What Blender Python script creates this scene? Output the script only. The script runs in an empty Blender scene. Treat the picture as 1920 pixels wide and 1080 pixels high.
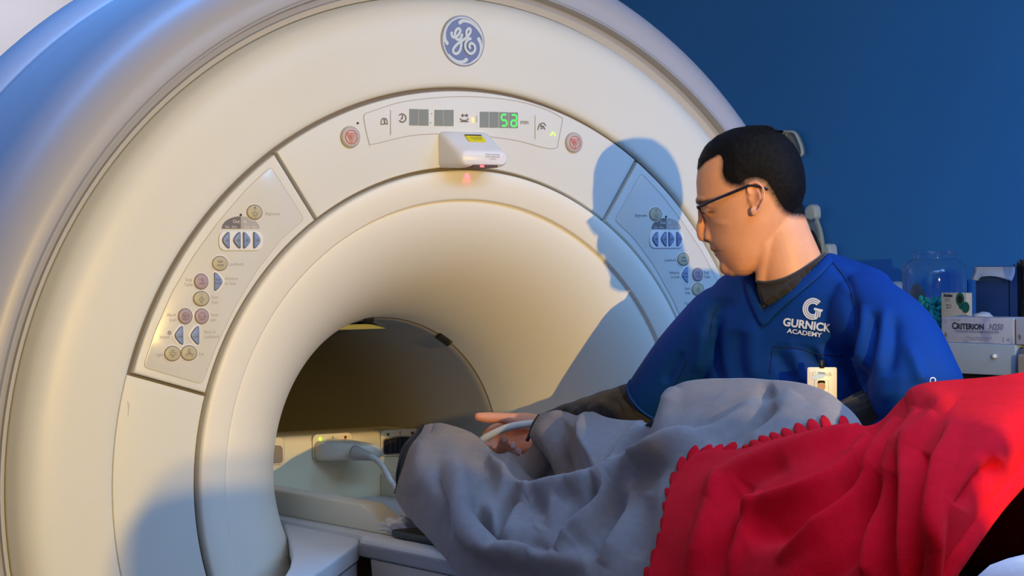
import bpy, bmesh, math, random
import numpy as np
from mathutils import Vector, Matrix, noise
from mathutils.bvhtree import BVHTree
random.seed(7)
PI = math.pi
SC = bpy.context.scene
COL = SC.collection

# ---------------------------------------------------------------- camera
F_PX = 4153.13
YAW, PIT, ROL = 0.585390703, -0.0111198649, -0.0098151675
CAMP = np.array([-2.2849266, -3.60412601, 0.39372079])
_cy, _sy, _cp, _sp, _cr, _sr = math.cos(YAW), math.sin(YAW), math.cos(PIT), math.sin(PIT), math.cos(ROL), math.sin(ROL)
FWD = np.array([_sy*_cp, _cy*_cp, _sp])
_r = np.array([_cy, -_sy, 0.0]); _u = np.cross(_r, FWD)
RGT = _cr*_r + _sr*_u
UPV = -_sr*_r + _cr*_u
cd = bpy.data.cameras.new('camera'); cam = bpy.data.objects.new('camera', cd); COL.objects.link(cam)
cd.sensor_width = 36.0; cd.lens = F_PX*36/1920; cd.clip_start = 0.05; cd.clip_end = 60
M = Matrix.Identity(4)
for i in range(3):
    M[i][0], M[i][1], M[i][2], M[i][3] = RGT[i], UPV[i], -FWD[i], CAMP[i]
cam.matrix_world = M
SC.camera = cam
SC.view_settings.view_transform = 'Standard'; SC.view_settings.look = 'None'
SC.view_settings.gamma = 1.0; SC.view_settings.use_curve_mapping = False
SC.view_settings.exposure = 0.0

def ray(px, py):
    return FWD + (px-960)/F_PX*RGT - (py-540)/F_PX*UPV
def bp(px, py, axis, v):
    "the point of the plane axis=v seen at a pixel"
    d = ray(px, py); k = (v-CAMP[axis])/d[axis]
    return CAMP + k*d
def at(px, py, dist):
    return CAMP + ray(px, py)*dist
def fp(px, py, y=0.0):
    p = bp(px, py, 1, y); return (p[0], p[2])

# ---------------------------------------------------------------- light
FLOOR, CEIL = -1.05, 1.62
XL, XR, YF, YB = -3.7, 2.15, -5.7, 3.0
w = bpy.data.worlds.new('world'); SC.world = w; w.use_nodes = True
w.node_tree.nodes['Background'].inputs[0].default_value = (0.30, 0.45, 0.8, 1)
w.node_tree.nodes['Background'].inputs[1].default_value = 0.05
def area(name, loc, rot, size, power, color, sy=None, shape='RECTANGLE', spread=180):
    l = bpy.data.lights.new(name, 'AREA'); l.shape = shape; l.size = size
    if sy: l.size_y = sy
    l.energy = power; l.color = color; l.spread = math.radians(spread)
    o = bpy.data.objects.new(name, l); COL.objects.link(o); o.location = loc; o.rotation_euler = rot
    return o
# warm lamp standing near the foot of the table (two bulbs side by side)
def aim(o, tgt):
    o.rotation_euler = (Vector(tgt)-o.location).to_track_quat('-Z', 'Y').to_euler()
WARM = (1.0, 0.65, 0.14)
k1 = area('warm_lamp', (-0.62, -4.0, 0.596), (0, 0, 0), 0.022, 61, WARM, shape='DISK'); aim(k1, (0.1, 0, 0.3))
k2 = area('warm_lamp', (-0.640, -4.0, 0.568), (0, 0, 0), 0.022, 50, WARM, shape='DISK'); aim(k2, (0.1, 0, 0.3))
# cool ceiling fixtures
COOL = (0.17, 0.48, 1.0)
area('ceiling_light', (0.15, -1.8, CEIL-0.03), (0, 0, 0), 1.2, 33, COOL, sy=0.6)
area('ceiling_light', (-2.4, -2.6, CEIL-0.03), (0, 0, 0), 1.2, 7, COOL, sy=0.6)
area('ceiling_light', (1.25, -2.0, CEIL-0.03), (0, 0, 0), 0.6, 37, COOL, sy=1.2)
area('ceiling_light', (-0.2, 2.72, CEIL-0.03), (0, 0, 0), 1.6, 15, (0.9, 0.88, 0.92), sy=0.4, spread=110)
# blue accent strip along the ceiling over the scanner
area('ceiling_strip_light', (-0.9, 0.35, CEIL-0.03), (0, 0, 0), 2.6, 11, (0.08, 0.36, 1.0), sy=0.12, spread=105)

# ---------------------------------------------------------------- materials
def mat(name, col, rough=0.5, metal=0.0, coat=0.0, spec=0.5, emit=None, estr=0.0, trans=0.0, ior=1.45,
        bump=None, var=None, sss=0.0, sheen=0.0):
    m = bpy.data.materials.new(name); m.use_nodes = True
    nt = m.node_tree; b = nt.nodes['Principled BSDF']
    b.inputs['Base Color'].default_value = (*col, 1)
    b.inputs['Roughness'].default_value = rough; b.inputs['Metallic'].default_value = metal
    b.inputs['Specular IOR Level'].default_value = spec; b.inputs['IOR'].default_value = ior
    b.inputs['Coat Weight'].default_value = coat; b.inputs['Transmission Weight'].default_value = trans
    if emit: b.inputs['Emission Color'].default_value = (*emit, 1); b.inputs['Emission Strength'].default_value = estr
    if sss:
        b.inputs['Subsurface Weight'].default_value = sss; b.inputs['Subsurface Radius'].default_value = (0.012, 0.005, 0.003)
        b.inputs['Subsurface Scale'].default_value = 0.6
    if sheen:
        b.inputs['Sheen Weight'].default_value = sheen; b.inputs['Sheen Roughness'].default_value = 0.5
    if bump or var:
        tc = nt.nodes.new('ShaderNodeTexCoord')
    if bump:
        sc, st, dist = bump
        n = nt.nodes.new('ShaderNodeTexNoise'); n.inputs['Scale'].default_value = sc; n.inputs['Detail'].default_value = 4
        nt.links.new(tc.outputs['Object'], n.inputs['Vector'])
        bn = nt.nodes.new('ShaderNodeBump'); bn.inputs['Strength'].default_value = st; bn.inputs['Distance'].default_value = dist
        nt.links.new(n.outputs['Fac'], bn.inputs['Height']); nt.links.new(bn.outputs['Normal'], b.inputs['Normal'])
    if var:
        sc, c2, lo, hi = var
        n = nt.nodes.new('ShaderNodeTexNoise'); n.inputs['Scale'].default_value = sc; n.inputs['Detail'].default_value = 5
        nt.links.new(tc.outputs['Object'], n.inputs['Vector'])
        r = nt.nodes.new('ShaderNodeMapRange'); r.inputs[1].default_value = lo; r.inputs[2].default_value = hi
        nt.links.new(n.outputs['Fac'], r.inputs[0])
        mx = nt.nodes.new('ShaderNodeMix'); mx.data_type = 'RGBA'
        mx.inputs[6].default_value = (*col, 1); mx.inputs[7].default_value = (*c2, 1)
        nt.links.new(r.outputs[0], mx.inputs[0]); nt.links.new(mx.outputs[2], b.inputs['Base Color'])
    return m

m_shell = mat('gantry_plastic', (0.72, 0.725, 0.65), 0.42, var=(2.5, (0.70, 0.695, 0.61), 0.4, 0.7))
m_panel = mat('panel_plastic', (0.72, 0.72, 0.65), 0.38)
m_membrane = mat('membrane', (0.68, 0.67, 0.59), 0.22, coat=0.2)
m_drum = mat('drum_grey', (0.42, 0.43, 0.47), 0.36, bump=(700, 0.05, 0.001))
m_groove = mat('groove_grey', (0.36, 0.36, 0.37), 0.42)
m_groove_lt = mat('groove_light', (0.55, 0.54, 0.52), 0.4)
m_gap = mat('gap_brown', (0.17, 0.14, 0.12), 0.7)
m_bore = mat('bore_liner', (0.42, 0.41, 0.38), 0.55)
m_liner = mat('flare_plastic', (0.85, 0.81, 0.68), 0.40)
m_dark = mat('black_plastic', (0.012, 0.012, 0.013), 0.4)
m_print = mat('grey_print', (0.16, 0.15, 0.15), 0.6)
m_print_lt = mat('pale_print', (0.42, 0.40, 0.38), 0.6)
m_btn_y = mat('button_khaki', (0.50, 0.46, 0.30), 0.35)
m_btn_m = mat('button_mauve', (0.42, 0.32, 0.35), 0.35)
m_btn_b = mat('button_blue', (0.22, 0.31, 0.52), 0.35)
m_btn_g = mat('button_grey', (0.50, 0.46, 0.42), 0.4)
m_red = mat('red_print', (0.70, 0.06, 0.05), 0.5)
m_pod = mat('pod_white', (0.78, 0.78, 0.75), 0.3)
m_win = mat('display_window', (0.25, 0.28, 0.25), 0.35)
m_green = mat('green_segment', (0.05, 0.6, 0.08), 0.4, emit=(0.10, 1.0, 0.12), estr=0.9)
m_lime = mat('lime_led', (0.4, 0.9, 0.1), 0.4, emit=(0.55, 1.0, 0.12), estr=0.95)
m_amber = mat('amber_led', (0.9, 0.55, 0.2), 0.4, emit=(1.0, 0.55, 0.2), estr=0.8)
m_logo_b = mat('logo_blue', (0.18, 0.23, 0.42), 0.3)
m_logo_w = mat('logo_silver', (0.62, 0.70, 0.74), 0.3)
m_rim = mat('logo_rim', (0.30, 0.30, 0.36), 0.3)
m_laser = mat('laser_white', (0.78, 0.78, 0.80), 0.35)
m_yellow = mat('yellow_sticker', (0.80, 0.72, 0.0), 0.5)
m_table = mat('table_white', (0.66, 0.66, 0.67), 0.4)
m_tside = mat('table_grey', (0.30, 0.30, 0.33), 0.5)
m_tcream = mat('table_cream', (0.55, 0.50, 0.45), 0.5)
m_box = mat('port_box_cream', (0.88, 0.76, 0.48), 0.5, bump=(400, 0.05, 0.001))
m_cable = mat('cable_white', (0.70, 0.70, 0.66), 0.45)
m_plug = mat('plug_clear', (0.78, 0.70, 0.54), 0.35)
m_bluewall = mat('wall_blue', (0.027, 0.25, 0.88), 0.75, var=(1.3, (0.025, 0.235, 0.83), 0.4, 0.6), bump=(220, 0.12, 0.002))
m_whitewall = mat('wall_white', (0.58, 0.56, 0.58), 0.85, bump=(120, 0.1, 0.002))
m_floor = mat('floor_vinyl', (0.14, 0.15, 0.17), 0.5, var=(8, (0.11, 0.12, 0.14), 0.4, 0.6))
m_ceil = mat('ceiling_tile', (0.70, 0.70, 0.72), 0.9)

# ---------------------------------------------------------------- helpers
def link(name, verts, faces, mats, parent=None, smooth=True, fm=None):
    me = bpy.data.meshes.new(name); me.from_pydata([tuple(map(float, v)) for v in verts], [], faces)
    if not isinstance(mats, (list, tuple)): mats = [mats]
    for m in mats: me.materials.append(m)
    if fm is not None: me.polygons.foreach_set('material_index', fm)
    me.update()
    o = bpy.data.objects.new(name, me); COL.objects.link(o)
    if smooth:
        me.polygons.foreach_set('use_smooth', [True]*len(me.polygons))
    if parent: o.parent = parent
    return o
def link_bm(name, bm, mats, parent=None, smooth=False, angle=None):
    bmesh.ops.recalc_face_normals(bm, faces=bm.faces)
    me = bpy.data.meshes.new(name); bm.to_mesh(me); bm.free()
    if not isinstance(mats, (list, tuple)): mats = [mats]
    for m in mats: me.materials.append(m)
    o = bpy.data.objects.new(name, me); COL.objects.link(o)
    if smooth:
        me.polygons.foreach_set('use_smooth', [True]*len(me.polygons))
        if angle: me.set_sharp_from_angle(angle=math.radians(angle))
    if parent: o.parent = parent
    return o
def thing(name, label, cat, group=None, loc=(0, 0, 0)):
    o = bpy.data.objects.new(name, None); COL.objects.link(o); o.empty_display_size = 0.05
    o['label'] = label; o['category'] = cat
    if group: o['group'] = group
    o.location = loc
    return o
def tag(o, label, cat, group=None):
    o['label'] = label; o['category'] = cat
    if group: o['group'] = group
    return o
def reparent(o, p):
    o.parent = p; return o
def catmull(pts, n=8, closed=False):
    pts = [np.array(p, float) for p in pts]; out = []
    m = len(pts); rng = range(m if closed else m-1)
    for i in rng:
        if closed: p0, p1, p2, p3 = pts[(i-1) % m], pts[i], pts[(i+1) % m], pts[(i+2) % m]
        else:
            p1, p2 = pts[i], pts[i+1]
            p0 = pts[i-1] if i > 0 else 2*p1-p2
            p3 = pts[i+2] if i+2 < m else 2*p2-p1
        for k in range(n):
            t = k/n
            out.append(0.5*((2*p1)+(-p0+p2)*t+(2*p0-5*p1+4*p2-p3)*t*t+(-p0+3*p1-3*p2+p3)*t**3))
    if not closed: out.append(pts[-1])
    return out
def tube_data(path, rad, seg=12, cap=True, squash=None):
    path = [Vector(p) for p in path]; n = len(path)
    if not hasattr(rad, '__len__'): rad = [rad]*n
    V, Fc = [], []
    up = Vector((0, 0, 1)); prev = None
    for i, p in enumerate(path):
        t = (path[min(i+1, n-1)]-path[max(i-1, 0)]).normalized()
        if prev is None:
            a = t.cross(up) if abs(t.dot(up)) < 0.95 else t.cross(Vector((1, 0, 0)))
            a.normalize()
        else:
            a = (prev - t*prev.dot(t)).normalized()
        prev = a; b = t.cross(a)
        for k in range(seg):
            th = 2*PI*k/seg
            V.append(p + a*math.cos(th)*rad[i] + b*math.sin(th)*rad[i])
    for i in range(n-1):
        for k in range(seg):
            k2 = (k+1) % seg
            Fc.append((i*seg+k, i*seg+k2, (i+1)*seg+k2, (i+1)*seg+k))
    if cap:
        Fc.append(tuple(range(seg))[::-1]); Fc.append(tuple((n-1)*seg+k for k in range(seg)))
    return V, Fc
def merge(lst):
    V, Fc = [], []
    for v, f in lst:
        o = len(V); V += list(v); Fc += [tuple(i+o for i in q) for q in f]
    return V, Fc
def revolve(profile, a0=0, a1=2*PI, n=192, closed_profile=False):
    "profile = list of (r, y) turned about the bore axis; angle from the top, + to the right"
    full = abs(a1-a0-2*PI) < 1e-6
    V, Fc = [], []; m = len(profile); cnt = n if full else n+1
    for i in range(cnt):
        a = a0+(a1-a0)*i/n
        for r, y in profile: V.append((r*math.sin(a), y, r*math.cos(a)))
    for i in range(n):
        j = (i+1) % cnt
        for k in range(m if closed_profile else m-1):
            k2 = (k+1) % m
            Fc.append((i*m+k, i*m+k2, j*m+k2, j*m+k))
    if not full and closed_profile:
        Fc.append(tuple(range(m))); Fc.append(tuple((cnt-1)*m+k for k in range(m))[::-1])
    return V, Fc
# a frame = (origin, right, up, normal towards the viewer)
class Fr:
    def __init__(s, o, r, u):
        s.o, s.r, s.u = Vector(o), Vector(r).normalized(), Vector(u).normalized()
        s.n = s.r.cross(s.u).normalized()
    def p(s, x, y, z=0.0): return s.o + s.r*x + s.u*y + s.n*z
FACE = Fr((0, 0, 0), (1, 0, 0), (0, 0, 1))       # the gantry face; normal is -Y
def inset2(pts, d):
    n = len(pts); out = []
    A = sum(pts[i][0]*pts[(i+1) % n][1]-pts[(i+1) % n][0]*pts[i][1] for i in range(n))
    s = 1 if A > 0 else -1
    for i in range(n):
        p0, p1, p2 = np.array(pts[i-1]), np.array(pts[i]), np.array(pts[(i+1) % n])
        e1 = p1-p0; e2 = p2-p1
        n1 = np.array([-e1[1], e1[0]])*s; n2 = np.array([-e2[1], e2[0]])*s
        n1 = n1/(np.linalg.norm(n1)+1e-12); n2 = n2/(np.linalg.norm(n2)+1e-12)
        b = n1+n2; b /= (np.linalg.norm(b)+1e-12); c = max(0.4, float(b@n1))
        out.append(tuple(p1+b*d/c))
    return out
def plate(fr, pts, z0, z1, bev=0.0, steps=3):
    "prism of an outline from height z0 to z1 above the frame, front edge rounded"
    rings = [(0.0, z0)]
    if bev > 0:
        for k in range(steps+1):
            a = PI/2*k/steps
            rings.append((bev*(1-math.cos(a)), z1-bev+bev*math.sin(a)))
    else: rings.append((0.0, z1))
    V, Fc = [], []; n = len(pts)
    for d, z in rings:
        q = inset2(pts, d) if d else pts
        V += [fr.p(x, y, z) for x, y in q]
    for i in range(len(rings)-1):
        for k in range(n):
            k2 = (k+1) % n; Fc.append((i*n+k, i*n+k2, (i+1)*n+k2, (i+1)*n+k))
    Fc.append(tuple((len(rings)-1)*n+k for k in range(n)))
    Fc.append(tuple(range(n))[::-1])
    return V, Fc
def rrect(x0, y0, x1, y1, r, n=5):
    out = []
    for cx, cy, a in ((x1-r, y1-r, 0), (x0+r, y1-r, PI/2), (x0+r, y0+r, PI), (x1-r, y0+r, 1.5*PI)):
        for k in range(n+1):
            t = a+PI/2*k/n; out.append((cx+r*math.cos(t), cy+r*math.sin(t)))
    return out
def roundpoly(pts, r, n=4):
    out = []; m = len(pts)
    for i in range(m):
        p0, p1, p2 = (np.array(pts[j % m], float) for j in (i-1, i, i+1))
        a = p0-p1; b = p2-p1; la, lb = np.linalg.norm(a), np.linalg.norm(b)
        d = min(r, la*0.45, lb*0.45); A = p1+a/la*d; B = p1+b/lb*d
        for k in range(n+1):
            t = k/n; out.append(tuple((1-t)**2*A+2*t*(1-t)*p1+t*t*B))
    return out
def ribbon(fr, pts, wd, z, taper=None):
    pts = [np.array(p, float) for p in pts]; n = len(pts); V = []; Fc = []
    for i, p in enumerate(pts):
        t = pts[min(i+1, n-1)]-pts[max(i-1, 0)]; t = t/(np.linalg.norm(t)+1e-12); nn = np.array([-t[1], t[0]])
        w_ = wd/2 if taper is None else taper[i]/2
        a, b = p+nn*w_, p-nn*w_
        zr = z+0.0007*i/n                      # a rising stroke never coincides with itself where it crosses
        V += [fr.p(a[0], a[1], zr), fr.p(b[0], b[1], zr)]
    for i in range(n-1): Fc.append((2*i, 2*i+1, 2*i+3, 2*i+2))
    return V, Fc
def disc(fr, c, r, z, n=24, rx=None):
    V = [fr.p(c[0]+(rx or r)*math.cos(2*PI*k/n), c[1]+r*math.sin(2*PI*k/n), z) for k in range(n)]
    return V, [tuple(range(n))]
def ellipse(c, rx, ry, n=28):
    return [(c[0]+rx*math.cos(2*PI*k/n), c[1]+ry*math.sin(2*PI*k/n)) for k in range(n)]
def text_data(fr, s, x, y, size, z=0.0005, align='CENTER', bold=0.0, sx=1.0, res=3, italic=0.0):
    cu = bpy.data.curves.new('t', 'FONT'); cu.body = s; cu.size = size; cu.align_x = align; cu.align_y = 'CENTER'
    cu.resolution_u = res; cu.offset = bold; cu.shear = italic
    o = bpy.data.objects.new('t', cu)
    me = bpy.data.meshes.new_from_object(o)
    V = [fr.p(x+v.co.x*sx, y+v.co.y, z) for v in me.vertices]; Fc = [tuple(p.vertices) for p in me.polygons]
    bpy.data.objects.remove(o); bpy.data.meshes.remove(me); bpy.data.curves.remove(cu)
    return V, Fc
def multi(name, groups, parent=None, smooth=True, angle=35):
    "groups: list of ((V,F), material): one mesh with several materials"
    V, Fc, fm, mats = [], [], [], []
    for (v, f), m in groups:
        if m not in mats: mats.append(m)
        o = len(V); V += list(v); Fc += [tuple(i+o for i in q) for q in f]; fm += [mats.index(m)]*len(f)
    ob = link(name, V, Fc, mats, parent, smooth, fm)
    if smooth: ob.data.set_sharp_from_angle(angle=math.radians(angle))
    return ob
def box_bm(x0, x1, y0, y1, z0, z1, bev=0.0, seg=2):
    bm = bmesh.new(); bmesh.ops.create_cube(bm, size=1)
    for v in bm.verts:
        v.co = Vector(((x0+x1)/2+v.co.x*(x1-x0), (y0+y1)/2+v.co.y*(y1-y0), (z0+z1)/2+v.co.z*(z1-z0)))
    if bev: bmesh.ops.bevel(bm, geom=list(bm.edges), offset=bev, segments=seg, affect='EDGES', profile=0.6)
    return bm
def box(name, x0, x1, y0, y1, z0, z1, m, parent=None, bev=0.0, seg=2):
    return link_bm(name, box_bm(x0, x1, y0, y1, z0, z1, bev, seg), m, parent, smooth=bev > 0, angle=40)
def lathe_data(c, prof, n=32, cap=True):
    "prof list (r, z) about a vertical axis at c"
    V, Fc = [], []
    for r, z in prof:
        for k in range(n): V.append((c[0]+r*math.cos(2*PI*k/n), c[1]+r*math.sin(2*PI*k/n), c[2]+z))
    for i in range(len(prof)-1):
        for k in range(n):
            k2 = (k+1) % n; Fc.append((i*n+k, i*n+k2, (i+1)*n+k2, (i+1)*n+k))
    if cap: Fc.append(tuple(range(n))[::-1]); Fc.append(tuple((len(prof)-1)*n+k for k in range(n)))
    return V, Fc

# ---------------------------------------------------------------- room
def struct(o): o['kind'] = 'structure'; return o
T = 0.1
struct(box('floor', XL-T, XR+T, YF-T, YB+T, FLOOR-T, FLOOR, m_floor))
struct(box('ceiling', XL-T, XR+T, YF-T, YB+T, CEIL, CEIL+T, m_ceil))
struct(box('wall_right', XR, XR+T, YF, YB, FLOOR, CEIL, m_bluewall))
struct(box('wall_back', XL-T, XR+T, YB, YB+T, FLOOR, CEIL, m_whitewall))
struct(box('wall_left', XL-T, XL, YF, YB, FLOOR, CEIL, m_bluewall))
struct(box('wall_front', XL-T, XR+T, YF-T, YF, FLOOR, CEIL, m_bluewall))
# ================================================================ MRI SCANNER
mri = thing('mri_scanner', 'large white ring-shaped scanner with a round tunnel and lit number display', 'scanner', loc=(0, 0.6, FLOOR))
def P_(o):
    o.parent = mri; o.matrix_parent_inverse = Matrix.Translation((0, -0.6, -FLOOR)); return o
RA, RB = 0.5775, 0.7325
# outer front cover ring
prof = [(RB-0.0, 0.03), (RB+0.0015, 0.006), (RB+0.005, 0.0015), (RB+0.012, 0.0)]
prof += [(0.75+0.162*t, 0.004*t+0.058*(1-math.sqrt(max(0, 1-(t**3.2)**2)))) for t in list(np.linspace(0.05, 0.9, 14))+[.93, .955, .975, .988, .996, 1.0]]
P_(link('front_cover', *revolve(prof), m_shell))
# stepped trim groove round the cover
g1 = [(0.911, 0.068), (0.9135, 0.052), (0.9245, 0.041)]
g2 = [(0.9245, 0.041), (0.9265, 0.047), (0.9365, 0.045), (0.9395, 0.031), (0.941, 0.0265), (0.9435, 0.0265), (0.947, 0.030)]
P_(multi('trim_ring', [(revolve(g1), m_groove_lt), (revolve(g2), m_groove)]))
# drum shell
pr = [(0.947, 0.030)]
for t in np.linspace(0, 1, 14):
    a = t*PI/2
    pr.append((0.955+0.097*math.sin(a)**1.0, 0.034+0.15*(1-math.cos(a))))
pr += [(1.055, 0.26), (1.060, 0.34), (1.062, 0.392), (1.058, 0.398), (1.054, 0.400)]
P_(link('drum_shell', *revolve(pr), m_drum))
pr = [(1.052, 0.402), (1.058, 0.404), (1.068, 0.412), (1.085, 0.45), (1.093, 0.50), (1.088, 0.53), (1.06, 0.58), (0.85, 1.0), (0.76, 1.3), (0.70, 1.62), (0.28, 1.66)]
P_(link('rear_shell', *revolve(pr), m_drum))
# lower plinth of the magnet
P_(box('plinth', -0.85, 0.85, 0.12, 1.5, FLOOR, -0.75, m_drum, bev=0.03))
# recessed back plate behind the panel band (seen in the gaps)
P_(link('back_ring', *revolve([(0.55, 0.013), (0.76, 0.013)]), m_gap))
# flare: ring + trumpet + throat
fl = [(RA-0.004, 0.03), (RA-0.004, -0.004), (RA-0.0055, -0.0078), (RA-0.010, -0.0098), (0.550, -0.0075), (0.5205, -0.0005), (0.5172, 0.0015), (0.5162, 0.0085)]
nn = 1.66
u = np.linspace(1, 0, 40)
for q in u[0:]:
    r = 0.286+0.229*q
    y = 0.0085+0.3265*(1-(1-(1-q)**nn)**(1/nn))
    fl.append((r, y))
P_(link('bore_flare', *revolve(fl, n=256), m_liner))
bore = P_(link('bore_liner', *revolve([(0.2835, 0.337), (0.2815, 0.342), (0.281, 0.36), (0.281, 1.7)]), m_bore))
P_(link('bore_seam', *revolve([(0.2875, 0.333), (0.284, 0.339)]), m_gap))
# black cap added to close the open far end of the tunnel dark
P_(link('tunnel_dark_cap', *revolve([(0.281, 1.45), (0.02, 1.5), (0.001, 1.5)], n=64), m_dark))
# ceiling strip of the tunnel and dark retaining clips
P_(box('tunnel_light_strip', -0.10, 0.13, 0.50, 0.58, 0.256, 0.268, mat('strip_yellow', (0.46, 0.47, 0.26), 0.4), bev=0.004))
for (px, py, ang, L) in ((691, 598, 0.05, 0.02), (833, 634, 0.6, 0.035)):
    x, z = fp(px, py, 0.335); a0 = math.atan2(x, z)
    da = L/0.286/2
    P_(link('clip', *revolve([(0.2905, 0.325), (0.2775, 0.332), (0.2755, 0.341), (0.2815, 0.345)], a0-da, a0+da, 8, True), m_dark))

def arcpts(r, a0, a1, n):
    return [(r*math.sin(a0+(a1-a0)*k/n), r*math.cos(a0+(a1-a0)*k/n)) for k in range(n+1)]
def sector(r0, r1, a0, a1, gap, n=48, rc=0.004):
    "outline of an annular sector with parallel gap on its straight sides"
    g0, g1 = gap/r0/2, gap/r1/2
    o = arcpts(r1, a0+g1, a1-g1, n); i = arcpts(r0, a1-g0, a0+g0, n)
    # soft corners
    pts = o+i
    return pts
AJ, AE = math.radians(34.4), math.radians(73.6)
z0, z1 = -0.03, 0.0
disp = P_(link('display_panel', *plate(FACE, sector(RA+0.003, RB-0.0065, -AJ, AJ, 0.007, 64), z0, z1, 0.003), m_panel))
disp.data.set_sharp_from_angle(angle=math.radians(30))
panels = {}
for s in (-1, 1):
    a0, a1 = (AJ, AE) if s > 0 else (-AE, -AJ)
    o = P_(link('control_panel', *plate(FACE, sector(RA+0.003, RB-0.0075, a0, a1, 0.007, 48), z0, z1+0.001, 0.0035), m_panel))
    o.data.set_sharp_from_angle(angle=math.radians(30)); panels[s] = o
    b0, b1 = (AE, PI-0.35) if s > 0 else (-PI+0.35, -AE)
    o = P_(link('lower_panel', *plate(FACE, sector(RA+0.003, RB+0.0032, b0, b1, 0.005, 60), z0, z1+0.0002, 0.0014), m_shell))
    o.data.set_sharp_from_angle(angle=math.radians(30))

# ---- buttons of the control panels
def F(px, py): return fp(px, py)
def lines(fr, polys, wd, z): return merge([ribbon(fr, p, wd, z) for p in polys])
def local(c, pts, s): return [(c[0]+x*s, c[1]+y*s) for x, y in pts]
def circ(c, r, n=16, a0=0, a1=2*PI): return [(c[0]+r*math.cos(a0+(a1-a0)*k/n), c[1]+r*math.sin(a0+(a1-a0)*k/n)) for k in range(n+1)]
def icon(kind, c):
    S = 0.0115; L = lambda *pp: local(c, pp, S); z = 0.0046; w_ = 0.0008
    if kind == 'align':
        ls = [L((0, .9), (0, .3)), circ((c[0], c[1]-.25*S), .28*S)] + [L((.42*math.cos(a), -.25+.42*math.sin(a)), (.62*math.cos(a), -.25+.62*math.sin(a))) for a in (-2.4, -1.57, -.75, .3, 2.8)] + [L((-.18, .6), (0, .9), (.18, .6))]
    elif kind == 'land':
        ls = [L((-.6, -.35), (.6, -.35)), L((-.55, -.2), (.55, -.2)), L((-.5, .3), (-.15, .3)), L((.5, .3), (.15, .3)), L((0, .55), (0, 0.05)), L((-.3, .45), (-.15, .3), (-.3, .15)), L((.3, .45), (.15, .3), (.3, .15))]
    elif kind == 'stop':
        ls = [L((-.5, -.35), (.55, -.35)), L((-.3, -.2), (.45, -.2)), L((-.55, .35), (-.1, .35)), L((.05, .55), (.05, .1)), L((.2, .5), (.2, .1), (.4, .05))]
    elif kind == 'start':
        ls = [L((0, .35), (.4, -.15), (0, -.7), (-.4, -.15), (0, .35)), L((0, .05), (0, -.4)), L((-.08, .75), (.08, .75)), L((0, .8), (0, .6))]
    elif kind == 'abort':
        ls = [circ(c, .58*S), L((-.42, .25), (.42, .25), (0, -.45), (-.42, .25)), L((-.15, .1), (.15, .1), (0, -.15), (-.15, .1))]
    elif kind == 'pause':
        ls = [circ(c, .58*S), L((-.5, .0), (-.25, .0), (0, -.45), (.25, .0), (.5, .0))]
    elif kind == 'light':
        ls = [circ(c, .28*S), L((-.1, -.3), (-.1, -.55), (.1, -.55), (.1, -.3))] + [L((.42*math.cos(a), .42*math.sin(a)), (.66*math.cos(a), .66*math.sin(a))) for a in (-.3, .35, 1.1, 1.57, 2.1, 2.8, 3.45)]
    elif kind == 'fan':
        ls = []
        for a in (PI/2, PI/2+2.1, PI/2-2.1):
            ls.append(local(c, [(0, 0), (.35*math.cos(a-.35), .35*math.sin(a-.35)), (.68*math.cos(a-.2), .68*math.sin(a-.2)), (.68*math.cos(a+.2), .68*math.sin(a+.2)), (.35*math.cos(a+.35), .35*math.sin(a+.35)), (0, 0)], S))
    elif kind == 'arrow':
        ls = [L((-.35, 0), (.25, 0)), L((0, .25), (.3, 0), (0, -.25)), L((-.1, .18), (.12, 0), (-.1, -.18))]
    else:
        ls = [L((-.5, -.15), (.5, -.15)), L((-.3, 0.02), (-.3, .25)), L((0, .3), (0, 0)), L((.35, .35), (.35, -.4)), L((-.45, -.28), (.45, -.28))]
    return lines(FACE, ls, w_, z)
def round_button(c, kind, m, parent, rx=0.0148, ry=0.0123, base=0.0018):
    well = plate(FACE, ellipse(c, rx+0.0022, ry+0.0022), 0, base+0.0008, 0.0006, 2)
    b = plate(FACE, ellipse(c, rx, ry), 0, base+0.0026, 0.0016, 3)
    multi('push_button', [(well, m_gapline), (b, m), (icon(kind, c), m_print)], parent)
m_gapline = mat('button_rim', (0.30, 0.24, 0.18), 0.6)
def tri_button(c, direc, parent, h=0.0165, wd=0.0170, kind='home', grow=0.0):
    d = direc
    pts = [(c[0]-d*wd*.45, c[1]+h), (c[0]-d*wd*.1, c[1]+h*.8), (c[0]+d*wd*.55, c[1]), (c[0]-d*wd*.1, c[1]-h*.8), (c[0]-d*wd*.45, c[1]-h)]
    pts = roundpoly(pts, 0.007, 5)
    rim = plate(FACE, inset2(pts, -0.0014), 0, 0.0026+grow, 0.0006, 2)
    b = plate(FACE, pts, 0, 0.0044+grow, 0.0014, 3)
    g = [(rim, m_rimblue), (b, m_btn_b)]
    S = icon(kind, (c[0]-d*0.001, c[1])); S = ([v+FACE.n*(grow) for v in S[0]], S[1])
    g.append((S, m_print))
    multi('push_button', g, parent)
m_rimblue = mat('button_rim_blue', (0.10, 0.11, 0.18), 0.5)
m_memline = mat('membrane_line', (0.52, 0.46, 0.38), 0.5)
m_halo = mat('raised_rim', (0.80, 0.77, 0.70), 0.25)
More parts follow.
